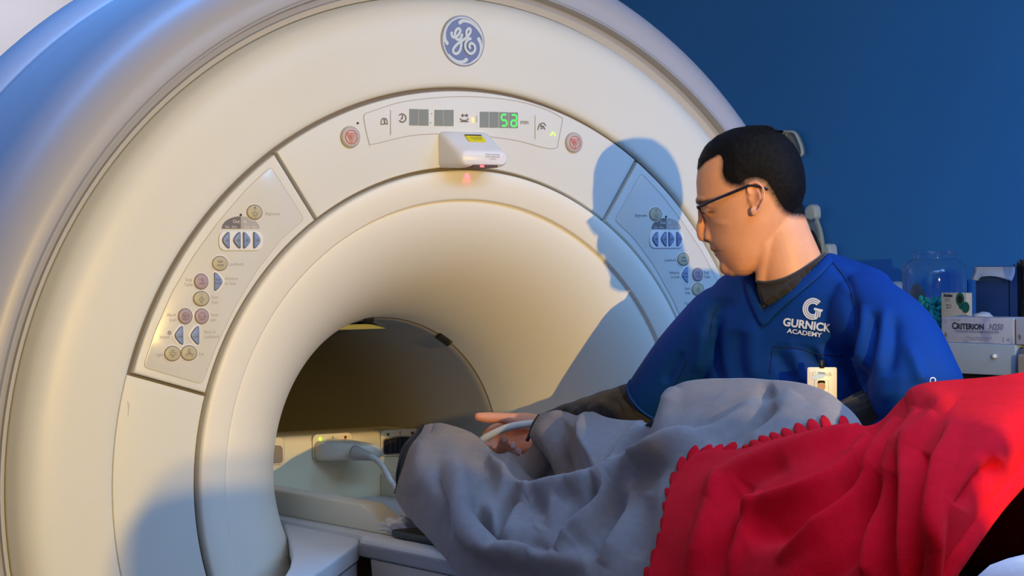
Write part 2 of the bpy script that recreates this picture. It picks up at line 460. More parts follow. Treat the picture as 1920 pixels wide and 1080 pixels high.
for s in (-1, 1):
    pn = panels[s]
    def Q(px, py):
        x, z = fp(px, py); return (x if s < 0 else -x, z)
    # membrane overlay
    mem = [Q(512, 316), Q(545, 375), Q(566, 412), Q(520, 455), Q(460, 540), Q(410, 640), Q(380, 716), Q(340, 708), Q(272, 688), Q(300, 600), Q(345, 510), Q(400, 425), Q(455, 360)]
    mem = [Q(507, 312), Q(570, 411)] + [Q(*p) for p in ((528, 447), (482, 505), (440, 575), (405, 648), (378, 720))] + [Q(268, 688)] + [Q(*p) for p in ((290, 622), (322, 548), (362, 480), (408, 417), (460, 356))]
    mem = roundpoly(mem, 0.010, 4)
    multi('membrane', [(plate(FACE, mem, 0, 0.0016, 0.0005, 2), m_membrane), (ribbon(FACE, mem+[mem[0]], 0.0009, 0.00175), m_memline)], pn)
    for (px, py, kind, m) in ((476, 398, 'align', m_btn_y), (411, 494, 'land', m_btn_y), (376, 560, 'start', m_btn_y), (322, 663, 'light', m_btn_y), (353, 662, 'fan', m_btn_y),
                              (376, 528, 'stop', m_btn_m), (346, 593, 'abort', m_btn_m), (377, 593, 'pause', m_btn_m)):
        c = Q(px, py); zo = 0.00012*((px*7+py*3) % 5)
        multi('button_surround', [(plate(FACE, ellipse(c, 0.0175, 0.0160) if m is m_btn_m else ellipse(c, 0.0185, 0.0162), 0, 0.0021+zo, 0.0008, 3), m_halo)], pn)
        if m is m_btn_m: round_button(c, kind, m, pn, 0.0128, 0.0128)
        else: round_button(c, kind, m, pn)
    d = 1 if s < 0 else -1
    for (px, py, dd, k) in ((408, 528, 1, 'land'), (334, 629, -1, 'home'), (364, 629, -1, 'home')):
        c = Q(px, py)
        pts = [(c[0]-d*dd*.0105, c[1]+.021), (c[0]+d*dd*.001, c[1]+.0185), (c[0]+d*dd*.0155, c[1]), (c[0]+d*dd*.001, c[1]-.0185), (c[0]-d*dd*.0105, c[1]-.021)]
        multi('button_surround', [(plate(FACE, roundpoly(pts, 0.008, 4), 0, 0.0024, 0.0008, 3), m_halo)], pn)
        tri_button(c, d*dd, pn, kind=k)
    # jog pod with four blue arrow keys and a grey half-round legend
    c = Q(450.5, 450)
    multi('button_pod', [(plate(FACE, rrect(c[0]-0.0445, c[1]-0.0195, c[0]+0.0445, c[1]+0.0165, 0.013), 0, 0.0045, 0.002, 4), m_pod)], pn)
    lc = Q(450.5, 429)
    for sd in (-1, 1):
        pts = [(lc[0], lc[1]), (lc[0], lc[1]+0.0225)] + [(lc[0]+sd*0.038*math.sin(a), lc[1]+0.0225*math.cos(a)) for a in np.linspace(0.1, PI/2, 10)]
        if sd > 0: pts = pts[::-1]
        V = [FACE.p(x, y, 0.0022) for x, y in pts]
        tx = text_data(FACE, 'Out' if sd < 0 else 'In', lc[0]+sd*0.009, lc[1]+0.013, 0.0085, 0.0024)
        multi('legend', [((V, [tuple(range(len(V)))]), m_legend_d if sd < 0 else m_legend_l) if False else ((V, [tuple(range(len(V)))]), m_print if sd < 0 else m_print_lt), (tx, m_halo),
              (text_data(FACE, 'Fast   Slow' if sd < 0 else 'Slow   Fast', lc[0]+sd*0.0195, lc[1]+0.0035, 0.0055, 0.0024), m_halo)], pn, smooth=False)
    for k, dx in enumerate((-0.0315, -0.0095, 0.0105, 0.0310)):
        tri_button((c[0]+dx, c[1]-0.0005), -1 if k < 2 else 1, pn, h=0.0145, wd=0.0145, kind='arrow', grow=0.003)
    # captions
    caps = [(496, 401, 'Alignment', 1), (428, 495.5, 'Landmark', 1), (421, 527, 'Advance\nto Scan', 1), (395, 562, 'Start\nScan', 1), (392, 595, 'Pause\nScan', 1),
            (382, 627, 'Back to\nLandmark', 1), (372, 664, 'Fan', 1), (360, 529, 'Stop\nTable', -1), (330, 595, 'Abort\nScan', -1), (317, 632, 'Home', -1), (305, 665, 'Light', -1)]
    for px, py, tx, al in caps:
        x, z = Q(px, py)
        left = (al > 0) == (s < 0)
        V, Fc = text_data(FACE, tx, x, z, 0.0088, 0.0019, 'LEFT' if left else 'RIGHT', sx=0.85)
        link('caption', V, Fc, m_print_lt if s < 0 else m_print, pn, smooth=False)
    c = Q(450.5, 403); multi('indicator', [(plate(FACE, ellipse(c, 0.0024, 0.0024, 12), 0, 0.0026, 0.0006, 2), m_dark)], pn)
    c = Q(317, 624); multi('indicator', [(plate(FACE, ellipse(c, 0.004, 0.004, 12), 0, 0.0019), m_btn_m)], pn)

# ---- display panel
dp = disp
def arc_px(pts, n=10): return catmull([np.array(fp(*p)) for p in pts], n)
# thin outline of the display window
outl = [(684, 213), (760, 190), (868, 181), (960, 188), (1020, 204), (1050, 219), (1054, 226), (1047, 264), (1043, 277), (1020, 277), (960, 262), (868, 252), (780, 253), (700, 270), (692, 268), (682, 224)]
cc = [np.array(fp(*p)) for p in outl]; cc.append(cc[0])
V, Fc = ribbon(FACE, catmull(cc, 6), 0.0012, 0.0006)
link('window_outline', V, Fc, m_print_lt, dp, smooth=False)
def quad_px(x0, y0, x1, y1, zz=0.0012, m=m_win, name='digit_window'):
    a, b, c, d = fp(x0, y0), fp(x1, y0+(x1-x0)*0.012), fp(x1, y1+(x1-x0)*0.012), fp(x0, y1)
    return link(name, *plate(FACE, [d, c, b, a], 0, zz, 0.0), m, dp, smooth=False)
for (x0, x1, y0, y1) in ((767.5, 784.3, 204.3, 235), (785.6, 803, 205, 235.3), (814.5, 831, 206, 236), (832.3, 850, 206, 236.3),
                         (899.5, 916, 209.5, 239), (917.6, 934.4, 209.7, 239.3), (936, 953, 210.3, 239.6), (954.4, 970.5, 210.8, 240)):
    quad_px(x0, y0, x1, y1)
def seg7(x0, y0, x1, y1, on):
    g = []; ym = (y0+y1)/2; xa, xb = x0, x1
    segs = dict(a=((xa, y0), (xb, y0)), b=((xb, y0), (xb, ym)), c=((xb, ym), (xb, y1)), d=((xa, y1), (xb, y1)), e=((xa, ym), (xa, y1)), f=((xa, y0), (xa, ym)), g=((xa, ym), (xb, ym)))
    for k in on:
        p, q = np.array(fp(*segs[k][0])), np.array(fp(*segs[k][1])); dd = q-p
        g.append(ribbon(FACE, [p+dd*.1, q-dd*.1], 0.0032, 0.0017))
    return link('digit', *merge(g), m_green, dp, smooth=False)
seg7(939.5, 215, 949, 236, 'afgcd'); seg7(957.5, 215.6, 967.5, 236.6, 'abgcde')
# icons
def icon_px(polys, wd=0.0022, m=m_print, name='pictogram', n=4):
    g = [ribbon(FACE, catmull([np.array(fp(*p)) for p in pl], n) if len(pl) > 2 else [np.array(fp(*p)) for p in pl], wd, 0.0008) for pl in polys]
    return link(name, *merge(g), m, dp, smooth=False)
icon_px([[(714, 233), (715, 225), (719, 222), (720, 232), (714, 233)], [(726, 233), (725, 225), (721, 222), (721.5, 231), (726, 233)]], 0.0018)
icon_px([[(748, 216), (754, 213.5), (760, 218), (760, 225), (754, 229), (748, 226)], [(754, 216), (754, 222), (751, 223)]], 0.0024)
icon_px([[(862, 222), (866, 225.5), (874, 225.5), (878, 222)], [(863, 228), (878, 228)], [(866, 216.5), (876, 216.5)], [(868, 214), (865.5, 216.5), (868, 219)], [(873.5, 214), (876.5, 216.5), (873.5, 219)]], 0.0022)
icon_px([[(1008, 244), (1010, 236), (1013, 232), (1019, 231), (1023, 236)], [(1012, 238), (1016, 236), (1019, 238), (1021, 243)], [(1013, 233), (1017, 240), (1013, 241)]], 0.002)
icon_px([[(732, 206), (732, 253)]], 0.0014, m_print_lt, 'divider_line'); icon_px([[(1003, 216), (1003, 261)]], 0.0014, m_print_lt, 'divider_line')
icon_px([[(894, 217), (893, 229)]], 0.0014, m_print_lt, 'divider_line')
x, z = fp(983, 229); link('caption', *text_data(FACE, 'mm', x, z, 0.013, 0.0008), m_print, dp, smooth=False)
for px, py in ((809, 213), (807, 230)):
    c = fp(px, py); link('colon_dot', *plate(FACE, ellipse(c, 0.0014, 0.0014, 10), 0, 0.001), m_print_lt, dp, smooth=False)
c = fp(670.5, 231); link('indicator', *plate(FACE, ellipse(c, 0.0022, 0.0022, 12), 0, 0.001), m_dark, dp, smooth=False)
c = fp(886, 225); link('amber_light', *plate(FACE, rrect(c[0]-.003, c[1]-.005, c[0]+.003, c[1]+.005, .001), 0, 0.001), m_amber, dp, smooth=False)
icon_px([[(1032, 254), (1036.5, 248), (1041, 254)]], 0.0032, m_lime, 'green_arrow_light', 1)
# emergency stops
for px, py in ((656, 257), (1075, 267.5)):
    c = fp(px, py); S = 0.0125
    ls = [circ(c, S, 28), local(c, [(-.78, .5), (.78, .5), (0, -.9), (-.78, .5)], S), local(c, [(-.42, .3), (.42, .3), (0, -.5), (-.42, .3)], S), local(c, [(-.12, .15), (.12, .15), (0, -.2), (-.12, .15)], S)]
    multi('stop_button', [(plate(FACE, ellipse(c, 0.0205, 0.0205, 36), 0, 0.004, 0.0015, 3), m_gapline2 if False else m_btn_m2 if False else m_print_lt),
                          (plate(FACE, ellipse(c, 0.0185, 0.0185, 36), 0, 0.0055, 0.002, 3), m_btn_g), (lines(FACE, ls, 0.0013, 0.0058), m_red)], dp)

for pl_ in (((240, 752), (241.5, 766), (240.5, 780)), ((243, 754), (243, 764))):
    P_(link('scratch', *ribbon(FACE, [fp(*q) for q in pl_], 0.0016, 0.0012), m_halo, smooth=False))
# ---- badge on the cover
bc = Vector((0.0, 0, 0.8225)); fr = Fr((0, 0.0028, 0), (1, 0, 0), (0, 0, 1))
def G_(x, y): return fp(820+x/10, 22+y/10, 0.0)
R_ = 0.0495
cx_, cz_ = fp(868.2, 77)
gE = [(270, 375), (266, 430), (300, 480), (352, 468), (402, 420), (428, 350), (395, 315), (350, 345), (326, 410), (340, 490), (382, 525), (428, 500), (450, 450), (462, 415)]
gS = [(462, 415), (440, 500), (440, 620), (415, 730), (350, 790), (292, 755), (300, 685), (370, 605), (440, 555), (505, 510), (565, 455), (608, 390), (610, 325), (570, 322), (538, 370), (540, 440), (570, 498), (630, 512)]
gL = [(600, 508), (545, 545), (512, 620), (528, 715), (598, 785), (668, 762), (697, 690), (672, 620), (620, 592), (586, 640), (605, 698)]
sw = [[(420, 205), (475, 170), (590, 190), (690, 255), (790, 380), (838, 480), (852, 560)], [(772, 515), (808, 600), (812, 720), (765, 850), (670, 930), (590, 975)],
      [(540, 900), (480, 938), (380, 932), (280, 872), (200, 790)], [(178, 590), (142, 520), (136, 400), (175, 280), (250, 190), (330, 140)]]
gl = [ribbon(fr, catmull([np.array(G_(*p)) for p in pl], 8), 0.0052, 0.0032+.0008*i) for i, pl in enumerate((gE, gS, gL))]
for pl in sw:
    pts = catmull([np.array(G_(*p)) for p in pl], 8); n = len(pts)
    gl.append(ribbon(fr, pts, 0, 0.0034, taper=[0.0075*(1-0.75*i/n) for i in range(n)]))
    gl.append(disc(fr, pts[0], 0.0038, 0.0036, 14))
ring = [(cx_+(R_-0.0045)*math.cos(t), cz_+(R_-0.0045)*math.sin(t)) for t in np.linspace(0, 2*PI, 60)]
gl.append(ribbon(fr, ring, 0.0028, 0.0032))
P_(multi('maker_badge', [(plate(fr, ellipse((cx_, cz_), R_, R_, 56), 0, 0.0030, 0.0012, 3), m_rim),
                      (disc(fr, (cx_, cz_), R_-0.0028, 0.00305, 56), m_logo_b), (merge(gl), m_logo_w)]))

# ---- laser positioning housing under the display
def laser_outline(w2, h0, h1): return None
a = [fp(822, 317), fp(823, 262), fp(833, 250), fp(906, 250), fp(917, 257), fp(922, 285), fp(915, 319)]
# cross-section in (y,z): wedge; built as loft from back plate to front lip
xc = 0.0075; zb, zt = 0.577, 0.645
bm = bmesh.new()
def lring(y, x0, x1, za, zb2, r):
    return [bm.verts.new((x, y, z)) for x, z in rrect(x0, za, x1, zb2, r, 5)]
secs = [(0.003, -0.061, 0.050, 0.577, 0.648, 0.010), (-0.006, -0.061, 0.050, 0.577, 0.647, 0.011), (-0.016, -0.060, 0.051, 0.577, 0.642, 0.013), (-0.040, -0.057, 0.053, 0.577, 0.624, 0.014), (-0.056, -0.054, 0.054, 0.578, 0.6135, 0.015), (-0.064, -0.051, 0.053, 0.5795, 0.609, 0.014), (-0.067, -0.047, 0.050, 0.583, 0.605, 0.011)]
rg = [lring(*s_) for s_ in secs]
for i in range(len(rg)-1):
    for k in range(len(rg[0])):
        k2 = (k+1) % len(rg[0]); bm.faces.new((rg[i][k], rg[i][k2], rg[i+1][k2], rg[i+1][k]))
bm.faces.new(rg[-1]); bm.faces.new(rg[0][::-1])
las = P_(link_bm('laser_housing', bm, m_laser, smooth=True, angle=40))
# sticker on the sloped top, label and slot on the front
def top_z(y): return 0.646-0.0 - max(0, (-y-0.010))*0.19
fr2 = Fr((0.004, -0.0285, 0.6335), (1, 0, 0), (0, 0.79, 0.61))
multi('warning_sticker', [(plate(fr2, [(-.019, -.0115), (.019, -.0115), (.019, .0115), (-.019, .0115)], 0.0, 0.0012), m_yellow),
    (plate(fr2, [(-.019, .0075), (.019, .0075), (.019, .0115), (-.019, .0115)], 0.0012, 0.0014), m_dark),
    (text_data(fr2, 'LASER RADIATION\nDO NOT STARE\nINTO BEAM', 0.002, -0.002, 0.0034, 0.0016), m_print)] , las, smooth=False)
fr3 = Fr((0.014, -0.0675, 0.594), (1, 0, 0), (0, 0, 1))
link('caption', *text_data(fr3, 'AVOID EXPOSURE\nLASER APERTURE\nCLASS II', 0.004, 0.003, 0.0042, 0.0004), m_print_lt, las, smooth=False)
box('laser_slot', -0.026, 0.030, -0.0665, -0.02, 0.5765, 0.5815, mat('slot_dark', (0.10, 0.05, 0.04), 0.6), las)
box('laser_window', -0.010, -0.001, -0.0672, -0.03, 0.5767, 0.5805, mat('laser_window', (0.8, 0.1, 0.1), 0.3, emit=(1, 0.10, 0.12), estr=2.5), las)
ll = bpy.data.lights.new('laser_glow', 'SPOT'); ll.energy = 0.05; ll.color = (1, 0.0, 0.22); ll.spot_size = math.radians(60); ll.spot_blend = 0.8; ll.shadow_soft_size = 0.002
lo = bpy.data.objects.new('laser_glow', ll); COL.objects.link(lo); lo.location = (-0.003, -0.017, 0.5755); aim(lo, (-0.003, -0.0115, 0.556))

# ================================================================ PATIENT TABLE
tab = thing('patient_table', 'white patient table sliding into the scanner tunnel under the blankets', 'table', loc=(0, -1.2, FLOOR))
def T_(o):
    o.parent = tab; o.matrix_parent_inverse = Matrix.Translation((0, 1.2, -FLOOR)); return o
def prism_y(sec, y0, y1):
    "section (x,z) extruded along y"
    n = len(sec); V = [(x, y0, z) for x, z in sec]+[(x, y1, z) for x, z in sec]
    Fc = [(k, (k+1) % n, n+(k+1) % n, n+k) for k in range(n)]+[tuple(range(n))[::-1], tuple(range(n, 2*n))]
    return V, Fc
# long cradle bed
T_(box('cradle', -0.235, 0.235, -2.35, 0.62, -0.150, -0.112, m_table, bev=0.008))
# inner side bar that ends in a slope
def side_bar(sx):
    V = []
    xo, xi = sx*0.200, sx*0.150
    sec = [(0.60, -0.114), (0.60, -0.062), (0.068, -0.062), (0.030, -0.076), (-0.005, -0.092), (-0.060, -0.112)]
    for x in (xo, xi):
        for y, z in sec: V.append((x, y, z))
    # the inner face of the sloping end flares inward
    n = len(sec); Fc = [tuple(range(n)), tuple(range(n, 2*n))[::-1]]+[(k, (k+1) % n, n+(k+1) % n, n+k) for k in range(n)]
    bm = bmesh.new(); vs = [bm.verts.new(v) for v in V]
    for f in Fc: bm.faces.new([vs[i] for i in f])
    bmesh.ops.bevel(bm, geom=list(bm.edges), offset=0.005, segments=3, affect='EDGES', profile=0.5)
    T_(link_bm('side_bar', bm, m_box2, smooth=True, angle=35))
m_box2 = mat('bar_grey', (0.82, 0.76, 0.60), 0.45)
side_bar(-1); side_bar(1)
# outer rail with grey edge band, cream body below
for sx in (-1, 1):
    rail = [(sx*0.236, -0.135), (sx*0.236, -0.104), (sx*0.246, -0.1015), (sx*0.258, -0.103), (sx*0.266, -0.108), (sx*0.270, -0.113), (sx*0.271, -0.118), (sx*0.271, -0.124)]
    band = [(sx*0.2715, -0.1185), (sx*0.2725, -0.122), (sx*0.2725, -0.140), (sx*0.2700, -0.143), (sx*0.236, -0.143), (sx*0.236, -0.1185)]
    T_(link('side_rail', *prism_y(rail, -2.35, -0.052), m_table)).data.set_sharp_from_angle(angle=math.radians(40))
    T_(link('rail_band', *prism_y(band, -2.35, -0.050), m_tside, smooth=False))
    body = [(sx*0.268, -0.145), (sx*0.255, -0.30), (sx*0.20, -0.36), (sx*0.05, -0.36), (sx*0.05, -0.145)]
    T_(link('table_body', *prism_y(body, -2.3, -0.085), m_tcream, smooth=False))
T_(box('pedestal', -0.16, 0.16, -1.9, -0.5, FLOOR+0.05, -0.35, m_tcream, bev=0.03))
T_(box('pedestal_foot', -0.27, 0.27, -2.1, -0.35, FLOOR, FLOOR+0.07, m_tside, bev=0.02))
# docking shelf on the near side of the tunnel mouth
zz = -0.120
m_tcover = mat('cover_lavender', (0.50, 0.48, 0.52), 0.5)
sh = [bp(a_, b_, 2, zz) for a_, b_ in ((531, 978), (673, 1010), (672, 1017), (620, 1055), (555, 1102), (505, 1136), (512, 1110), (531, 1082), (543, 1062), (548, 1042), (546, 1022), (541, 1004), (534, 988))]
sh = [(p[0], p[1]) for p in sh]
TOPF = Fr((0, 0, 0), (1, 0, 0), (0, 1, 0))
for s_ in (1,):
    pts = sh[::-1]
    o = T_(link('docking_shelf', *plate(TOPF, pts, zz-0.032, zz, 0.006, 4), m_table)); o.data.set_sharp_from_angle(angle=math.radians(35))
    low = inset2(pts, 0.004)
    o = T_(link('docking_cover', *plate(TOPF, low, -0.33, zz-0.038, 0.004, 2), m_tcover)); o.data.set_sharp_from_angle(angle=math.radians(35))
# connector box across the table
yb = 0.6
bx = T_(box('port_box', -0.262, 0.262, yb, yb+0.16, -0.125, 0.028, m_box, bev=0.022, seg=4))
PF = Fr((0, yb, 0), (1, 0, 0), (0, 0, 1))
def B_(px, py):
    p = bp(px, py, 1, yb); return (p[0], p[2])
def port(pxl, pxr, pyt, pyb, filled):
    x0, z1_ = B_(pxl, pyt); x1, z0_ = B_(pxr, pyb)
    z0_ = z1_-0.058; x1 = x0+0.098
    fr_ = rrect(x0, z0_, x1, z1_, 0.012)
    inner = roundpoly([(x0+.004, z0_+.003), (x1-.004, z0_+.003), (x1-.004, z1_-.018), ((x0+x1)/2, z1_-.0135), (x0+.004, z1_-.018)], 0.009, 4)
    o = multi('port', [(plate(PF, fr_, 0, 0.003, 0.0015, 3), m_box), (ribbon(PF, fr_+[fr_[0]], 0.0013, 0.0012), m_gapline),
                       (plate(PF, inner, 0.0, 0.0034), m_gapline), (plate(PF, inset2(inner, 0.003), 0.0, 0.0038), m_dark if filled == 0 else m_gapline)], bx)
    return (x0, x1, z0_, z1_), o
pA, oA = port(585, 658, 815, 875, 1)
pB, oB = port(713, 790, 807, 865, 0)
pC, oC = port(454, 527, 824, 884, 1)
m_ledoff = mat('led_red_off', (0.25, 0.02, 0.02), 0.3); m_ledgr = mat('led_green_off', (0.03, 0.22, 0.08), 0.3)
m_ledon = mat('led_green_on', (0.3, 1.0, 0.1), 0.3, emit=(0.25, 1.0, 0.02), estr=2.2)
for (x0, x1, a0_, b0_), nm, on in ((pA, 'A', 1), (pB, 'B', 0)):
    for xx, m in ((x0+.018, m_ledon if on else m_ledgr), (x1-.018, m_ledoff)):
        link('indicator', *plate(PF, ellipse((xx, b0_-.0095), 0.0033, 0.0033, 14), 0, 0.0048, 0.001, 2), m, bx)
    link('caption', *text_data(PF, nm, (x0+x1)/2, b0_-.0085, 0.011, 0.0035), m_gapline, bx, smooth=False)
# contact bars inside the open port, vent dots between the ports
x0, x1, a0_, b0_ = pB
m_contact = mat('contact_dark', (0.035, 0.03, 0.03), 0.3)
for k in range(6):
    xx = x0+.018+k*.0125
    link('contact_bar', *plate(PF, rrect(xx, a0_+.008, xx+.009, b0_-.022, 0.001, 2), 0, 0.0048), m_contact, bx, smooth=False)
c = B_(693, 839)
link('vent_holes', *merge([plate(PF, ellipse((c[0]+dx*.0045, c[1]+dz*.0045), 0.0013, 0.0018, 8), 0, 0.0006) for dx, dz in ((-1, .6), (0, 1.3), (1, .6), (-1, -.7), (0, -1.3), (1, -.7), (0, 0))]), m_gapline, bx, smooth=False)

# plug with cable (the cable runs under the blanket and comes out at the hand)
cab = thing('coil_cable', 'cream plug in port A with a ribbed white cable that runs under the blanket', 'cable', loc=tuple(at(650, 850, 4.9)))
def C_(o):
    o.parent = cab; o.matrix_parent_inverse = Matrix.Translation(-cab.location); return o
x0, x1, a0_, b0_ = pA
# loft of rounded rectangles from the port to the strain relief
pc = np.array([(x0+x1)/2, yb-0.003, (a0_+b0_)/2-.006])
stations = [(0.0, 0.046, 0.0215, (0, 0, 0)), (0.012, 0.046, 0.0215, (0, 0, 0)), (0.030, 0.042, 0.0205, (0.006, 0, .0)), (0.055, 0.033, 0.0185, (0.022, 0, 0.0)), (0.075, 0.024, 0.016, (0.040, 0, -.001)), (0.088, 0.017, 0.0135, (0.052, 0, -.002))]
def loft_rr(sts, fwd=(0, -1, 0)):
    V, Fc = [], []
    for d, hw, hh, off in sts:
        r = min(hw, hh)*0.6
        for x, z in rrect(-hw, -hh, hw, hh, r, 4): V.append((pc[0]+off[0]+x, pc[1]-d+off[1], pc[2]+off[2]+z))
    n = len(V)//len(sts)
    for i in range(len(sts)-1):
        for k in range(n):
            k2 = (k+1) % n; Fc.append((i*n+k, i*n+k2, (i+1)*n+k2, (i+1)*n+k))
    Fc.append(tuple(range(n))[::-1]); Fc.append(tuple((len(sts)-1)*n+k for k in range(n)))
    return V, Fc
C_(link('plug_body', *loft_rr(stations), m_plug))
p1 = bp(664, 849, 1, yb-0.09); p2 = bp(698, 857, 1, yb-0.135)
pth = catmull([p1, (p1+p2)/2, p2], 6)
C_(link('strain_relief', *tube_data(pth, list(np.linspace(0.0170, 0.0075, len(pth))), 16), mat('relief_grey', (0.50, 0.46, 0.38), 0.45)))
cb = [p2, bp(712, 868, 1, 0.44), bp(726, 890, 1, 0.40), bp(741, 918, 1, 0.34), bp(750, 935, 0, -0.10)+np.array([0, 0.0, 0]), bp(765, 960, 0, -0.10), bp(785, 975, 0, -.08)]
pth = catmull(cb, 14)
rr = [0.0062+0.0007*math.sin(i*2.2) for i in range(len(pth))]
C_(link('cable', *tube_data(pth, rr, 12), m_cable))
c2 = [(900, 845, 4.33), (902, 828, 4.31), (925, 813, 4.30), (958, 800, 4.29), (1000, 794, 4.28), (1030, 797, 4.27), (1050, 815, 4.27)]
pth = catmull([at(*p) for p in c2], 14)
C_(link('cable', *tube_data(pth, 0.0072, 16), mat('cable_smooth', (0.66, 0.68, 0.68), 0.4)))
# ================================================================ CART WITH SUPPLIES, against the blue wall
CX = 1.55
cart = thing('supply_cart', 'white topped cart with a dark body against the blue wall', 'cart', loc=(CX+0.28, 0.4, FLOOR))
def K_(o):
    o.parent = cart; o.matrix_parent_inverse = Matrix.Translation(-cart.location); return o
ZT = float(bp(1800, 643, 0, CX)[2]); yr = float(bp(1903, 650, 0, CX)[1]); yl = 0.95
K_(box('cart_top', CX, 2.12, yr, yl, ZT-0.074, ZT, mat('cart_white', (0.36, 0.46, 0.58), 0.5), bev=0.006))
K_(box('cart_body', CX+0.03, 2.10, yr+0.02, yl-0.02, FLOOR+0.09, ZT-0.074, m_dark, bev=0.005))
kn = Fr((CX, 0, 0), (0, -1, 0), (0, 0, 1))
kp = bp(1867, 668, 0, CX)
K_(link('knob', *plate(kn, ellipse((-kp[1], kp[2]), 0.0055, 0.0055, 16), 0, 0.010, 0.005, 4), m_pod))
for yy in (yr+0.08, yl-0.08):
    for xx in (CX+0.08, 2.05):
        K_(link('caster', *tube_data([(xx-0.012, yy, FLOOR+0.045), (xx+0.012, yy, FLOOR+0.045)], 0.045, 18), m_dark))
# neighbouring unit at the right edge of the frame
un = thing('drawer_unit', 'grey side and beige rounded front of a unit at the right picture edge', 'cabinet', loc=(CX+0.3, yr-0.25, FLOOR))
o = box('unit_side', CX-0.012, 2.12, yr-0.45, yr-0.006, FLOOR+0.02, ZT-0.002, mat('unit_grey', (0.14, 0.16, 0.19), 0.5), bev=0.03, seg=4); o.parent = un; o.matrix_parent_inverse = Matrix.Translation(-un.location)
o = box('unit_front', CX-0.024, CX-0.008, yr-0.43, yr-0.028, ZT-0.45, ZT-0.020, mat('unit_beige', (0.34, 0.31, 0.28), 0.5), bev=0.007, seg=3); o.parent = un; o.matrix_parent_inverse = Matrix.Translation(-un.location)

WF = lambda x: Fr((x, 0, 0), (0, -1, 0), (0, 0, 1))
m_card = mat('box_card', (0.52, 0.58, 0.74), 0.6, var=(14, (0.36, 0.42, 0.66), 0.52, 0.60))
m_card_side = mat('box_side', (0.34, 0.34, 0.36), 0.7)
m_txt = mat('box_text', (0.03, 0.04, 0.09), 0.6); m_txt2 = mat('box_text_light', (0.22, 0.28, 0.48), 0.6)
def glove_box(pl, pr, label, head='CRITERION', full=True):
    xg = CX+0.006
    y0 = float(bp(pr, 620, 0, xg)[1]); y1 = float(bp(pl, 620, 0, xg)[1]); h = 0.0615
    t = thing('glove_box', label, 'box', 'glove boxes on the cart', loc=(xg+.055, (y0+y1)/2, ZT))
    def A(o): o.parent = t; o.matrix_parent_inverse = Matrix.Translation(-t.location); return o
    A(box('carton', xg, xg+0.11, y0, y1, ZT+0.0005, ZT+h, m_card, bev=0.0015))
    fr_ = WF(xg); L = -y1; W_ = y1-y0; zt = ZT+h
    tx = [text_data(fr_, 'C', L+W_*.185, zt-.0215, 0.0225, 0.0006, bold=0.0009), text_data(fr_, 'RITERION', L+W_*.41, zt-.0225, 0.0182, 0.0006, bold=0.0008, sx=1.12)]
    A(link('box_title', *merge(tx), m_txt, smooth=False))
    g = [text_data(fr_, 'N250', L+W_*.76, zt-.0220, 0.0200, 0.0006, bold=0.0008, italic=0.25), text_data(fr_, 'POWDER-FREE NITRILE EXAMINATION GLOVES', L+W_*.50, zt-.034, 0.0082, 0.0006, sx=0.82, bold=0.0002),
         text_data(fr_, 'Single use only  Non-sterile  Ambidextrous\nBeaded cuff   Fingertip textured', L+W_*.53, zt-.050, 0.0048, 0.0006),
         text_data(fr_, 'HENRY SCHEIN', L+W_*.20, zt-.007, 0.0045, 0.0006), text_data(fr_, '2', L+W_*.86, zt-.051, 0.014, 0.0006), text_data(fr_, '00', L+W_*.925, zt-.051, 0.008, 0.0006)]
    for g_i in g: A(link('box_print', *g_i, m_txt2, smooth=False))
    hx = [(L+W_*.06+.0065*math.cos(a), ZT+.018+.0085*math.sin(a)) for a in np.linspace(0, 2*PI, 7)[:-1]]
    A(multi('size_mark', [(plate(fr_, hx, 0, .0006), m_card_side), (text_data(fr_, 'S', L+W_*.06, ZT+.018, .010, .0008, bold=.0004), m_txt)], smooth=False))
    A(box('opening_flap', xg+0.02, xg+0.09, y0+W_*.25, y1-W_*.25, ZT+h-.0008, ZT+h+.0006, m_card_side))
    A(link('side_panel', *plate(Fr((0, y0, 0), (1, 0, 0), (0, 0, 1)), [(xg+.002, ZT+.002), (xg+.108, ZT+.002), (xg+.108, zt-.002), (xg+.002, zt-.002)], 0, .0006), m_card_side, smooth=False))
    return t, xg, y0, y1, ZT+h
gb, xg, gy0, gy1, gz = glove_box(1765.5, 1900.5, 'white and lavender nitrile glove box facing front beside the teal earplug jar')
glove_box(1904.5, 2035, 'glove box cut off by the right picture edge, beside the lavender one')
# glove tip poking out of the box
gp = bp(1843, 588, 0, xg+0.05)
bm = bmesh.new(); bmesh.ops.create_icosphere(bm, subdivisions=3, radius=1)
for v in bm.verts:
    n_ = noise.noise(v.co*1.6)*0.25
    v.co = Vector((gp[0]+v.co.x*0.022*(1+n_), gp[1]+v.co.y*0.024*(1+n_), gz+0.001+max(-0.001, v.co.z*0.0115*(1+n_))))
tag(link_bm('exam_glove', bm, mat('glove_white', (0.42, 0.50, 0.62), 0.6), smooth=True), 'pale glove poking out of the slot of the lavender glove box', 'glove')

